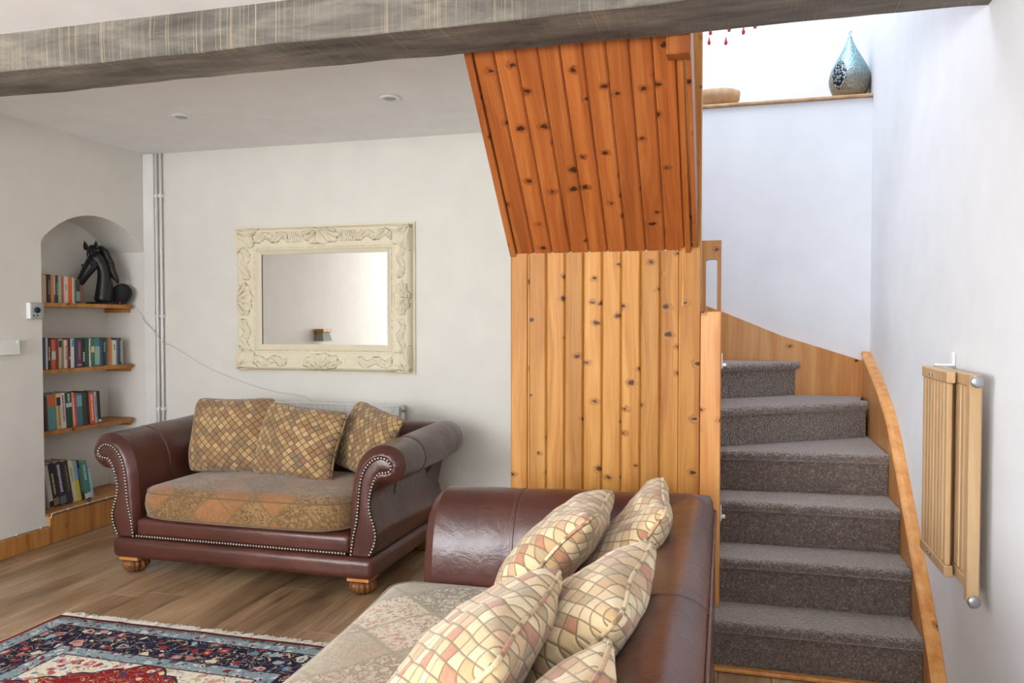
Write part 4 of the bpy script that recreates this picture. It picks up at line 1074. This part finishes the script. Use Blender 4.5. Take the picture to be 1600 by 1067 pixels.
# downlights
for (X, Y), lb in (((-2.90, 3.74), 'round white recessed ceiling downlight over the bookshelf end of the loveseat'), ((-1.66, 3.71), 'round white recessed ceiling downlight closer to the pine soffit')):
    d = thing('downlight', lb, 'downlight', (X, Y, ZC), group='ceiling downlights')
    obj('bezel', lathe(bmesh.new(), [(.030, -.004), (.034, -.010), (.046, -.008), (.052, -.001)], 32), 'white_gloss', d, smooth=True)
    obj('lamp', lathe(bmesh.new(), [(.004, -.016), (.018, -.015), (.028, -.011), (.030, -.005)], 24), 'silver_face', d, smooth=True)

# ------------------------------------------------------------------ folded wooden stair gate on the right wall
gt = thing('stair_gate', 'folded wooden slatted stair gate hanging on the white wall beside the stairs', 'stair gate', (XR, 0, 0))
zb, ztp = .548, 1.150
def gbox(n, y0, y1, x0, x1, z0, z1, bev=.003): return obj(n, box(x0, x1, y0, y1, z0, z1, bev=bev, seg=1), 'gate_beech', gt)
# the wall-side frame carries the end post, the other frame stands proud of it
XA0, XA1 = -.092, -.068; XB0, XB1 = -.062, -.038
gbox('rail', 2.575, 2.895, XA0, XA1, zb, zb+.034); gbox('rail', 2.575, 2.895, XA0, XA1, ztp-.034, ztp)
gbox('rail', 2.476, 2.895, XB0, XB1, zb, zb+.034); gbox('rail', 2.476, 2.895, XB0, XB1, ztp-.034, ztp)
for i in range(8):
    y = 2.580 + i*.0395; gbox('slat', y, y+.031, XA0+.003, XA1-.006, zb+.0342, ztp-.0342, .003)
for i in range(3):
    y = 2.484 + i*.0385; gbox('slat', y, y+.031, XB0+.003, XB1-.006, zb+.0342, ztp-.0342, .003)
for i in range(7):
    y = 2.602 + i*.0395; gbox('slat', y, y+.031, XB0+.003, XB1-.006, zb+.0342, ztp-.0342, .003)
gbox('end_post', 2.440, 2.474, XB0-.004, XB1+.004, zb-.030, ztp+.002, .004)
for z in (zb-.022, ztp-.018):
    bm = lathe(bmesh.new(), [(.010, 0), (.016, .002), (.017, .009), (.014, .012), (.005, .013)], 28)
    bmesh.ops.rotate(bm, matrix=Matrix.Rotation(R(90), 3, 'X'), verts=bm.verts)
    obj('end_cap', bm, 'zinc', gt, ((XB0+XB1)/2, 2.440, z), smooth=True)
for y in (2.74, 2.78):
    for z in (zb+.02, ztp-.02):
        bm = lathe(bmesh.new(), [(.005, 0), (.005, .002), (.002, .004)], 10); bmesh.ops.rotate(bm, matrix=Matrix.Rotation(R(-90), 3, 'Y'), verts=bm.verts)
        obj('screw', bm, 'chrome', gt, (XA0, y, z))
for z in (zb-.008, ztp+.001):
    bm = bmesh.new(); bx(bm, -.060, -.001, 2.865, 2.888, z, z+.007, bev=.002, seg=1); bx(bm, -.010, -.001, 2.86, 2.895, z+.0, z+.045, bev=.002, seg=1)
    obj('wall_bracket', bm, 'white_plastic', gt)
for z, lb in ((.545, 'small white gate catch on the newel post, low down beside the sofa back'), (1.14, 'small white gate catch near the newel post top')):
    g_ = thing('gate_catch', lb, 'gate catch', (-.047, 3.222, z), group='gate catches on the newel')
    bm = bmesh.new(); bx(bm, .0005, .006, -.012, .012, -.03, .03, bev=.002, seg=1); bx(bm, .006, .020, -.009, .009, -.02, -.008, bev=.002, seg=1); obj('bracket', bm, 'white_plastic', g_)

# ------------------------------------------------------------------ ledge objects
LZ = LEDGE+.0195
ln = thing('lantern', 'teal and silver pierced metal teardrop lantern on the stair ledge', 'lantern', (.588, 4.645, LZ))
prof = [(.060, 0), (.074, .012), (.094, .05), (.104, .09), (.103, .12), (.092, .16), (.072, .20), (.050, .24), (.031, .275), (.018, .305), (.010, .33), (.005, .345), (.001, .35)]
pf = [(p.x, p.y) for p in smooth_path([(a, b, 0) for a, b in prof], 3)]
bm = lathe(bmesh.new(), [(max(.0008, a), b) for a, b in pf], 40)
obj('body', bm, 'pierced_metal', ln, smooth=True)
bm = bmesh.new(); G = []
def prad(z):
    for (r0, a0_), (r1, a1_) in zip(prof, prof[1:]):
        if a0_ <= z <= a1_: return r0+(r1-r0)*(z-a0_)/(a1_-a0_)
    return .01
rowsv = []
for j in range(15):
    z = .04 + .16*j/14; half_w = .42*math.sin(math.pi*j/14)**.7+.001
    rowsv.append([bm.verts.new(((prad(z)+.0025)*math.sin(-.70+half_w*k/4), -(prad(z)+.0025)*math.cos(-.70+half_w*k/4), z)) for k in range(-4, 5)])
for a, b in zip(rowsv, rowsv[1:]):
    for k in range(8): bm.faces.new([a[k], a[k+1], b[k+1], b[k]])
bmesh.ops.solidify(bm, geom=bm.faces[:], thickness=.0012); bmesh.ops.recalc_face_normals(bm, faces=bm.faces)
obj('pierced_window', bm, 'pierced_window', ln, smooth=True)
bm = bmesh.new(); tube(bm, smooth_path([(.0, 0, .335), (-.004, 0, .35), (.004, 0, .362), (.008, 0, .358)], 4), .003, 6); obj('hook', bm, 'pierced_metal', ln, smooth=True)
dsv = thing('metal_cup', 'slim grey metal cup half hidden behind the teardrop lantern', 'cup', (.655, 4.80, LZ))
obj('body', lathe(bmesh.new(), [(.020, 0), (.024, .004), (.026, .06), (.027, .15), (.024, .15), (.022, .02), (.005, .012)], 24), 'zinc', dsv, smooth=True)
bw = thing('wooden_bowl', 'shallow pale wooden bowl on the ledge beside the pine post', 'bowl', (-.10, 4.665, LZ))
obj('body', lathe(bmesh.new(), [(.075, 0), (.085, .003), (.122, .045), (.128, .085), (.122, .088), (.112, .05), (.07, .018), (.01, .012)], 40), 'bowl_wood', bw, smooth=True)

# hanging red drops
cd = thing('beaded_pendant', 'hanging pendant light trimmed with red glass drops over the stairs', 'pendant light', (0.03, 3.55, 2.82))
obj('ring', tube(bmesh.new(), [(.15*math.cos(2*math.pi*i/32), .15*math.sin(2*math.pi*i/32), 0) for i in range(32)], .004, 6, closed=True), 'chrome', cd, smooth=True)
obj('spoke', tube(bmesh.new(), [(-.15, 0, 0), (.15, 0, 0)], .003, 6), 'chrome', cd)
obj('stem', tube(bmesh.new(), [(0, 0, 0), (0, 0, ZU-2.82-.001)], .004, 6), 'chrome', cd)
drop = lathe(bmesh.new(), [(.0008, .034), (.003, .024), (.0075, .010), (.009, .002), (.0065, -.005), (.001, -.008)], 12)
dme = bpy.data.meshes.new('glass_drop'); drop.to_mesh(dme); drop.free(); dme.materials.append(M['red_glass'])
for p in dme.polygons: p.use_smooth = True
def drop_at(px, py, Yd=3.55):
    u = (px-800)/FPX; c, s = math.cos(R(YAW)), math.sin(R(YAW)); t_ = Yd/(u*s+c)
    return (t_*(u*c-s), Yd, 1.3 + (500-py)/FPX*t_)
for px, py in ((1107, 51), (1105, 66), (1131, 66), (1136, 46), (1158, 50), (1176, 41), (1120, 36), (1148, 34), (1166, 30), (1190, 32)):
    q = drop_at(px, py+6); a = (q[0]-.03, q[1]-3.55, q[2]-2.82)
    d = obj('glass_drop', dme, None, cd, a)
    obj('wire', tube(bmesh.new(), [(0, 0, .033), (-a[0]*.06, 0, -a[2])], .0011, 5), 'chrome', d)

# ------------------------------------------------------------------ wall light seen in the mirror
wl = thing('wall_light', 'small wall light with wooden top and grey tapered shade, seen in the mirror', 'wall light', (XL, 2.2, 1.10))
bm = bmesh.new(); loft(bm, [[(.004, -.085, 0), (.10, -.085, 0), (.10, .085, 0), (.004, .085, 0)], [(.012, -.065, .085), (.08, -.065, .085), (.08, .065, .085), (.012, .065, .085)]], cap0=True, cap1=True)
bmesh.ops.recalc_face_normals(bm, faces=bm.faces); obj('shade', bm, 'fabric_grey', wl)
obj('top', box(.001, .10, -.085, .085, .0855, .115, bev=.003, seg=1), 'pine_panel', wl)
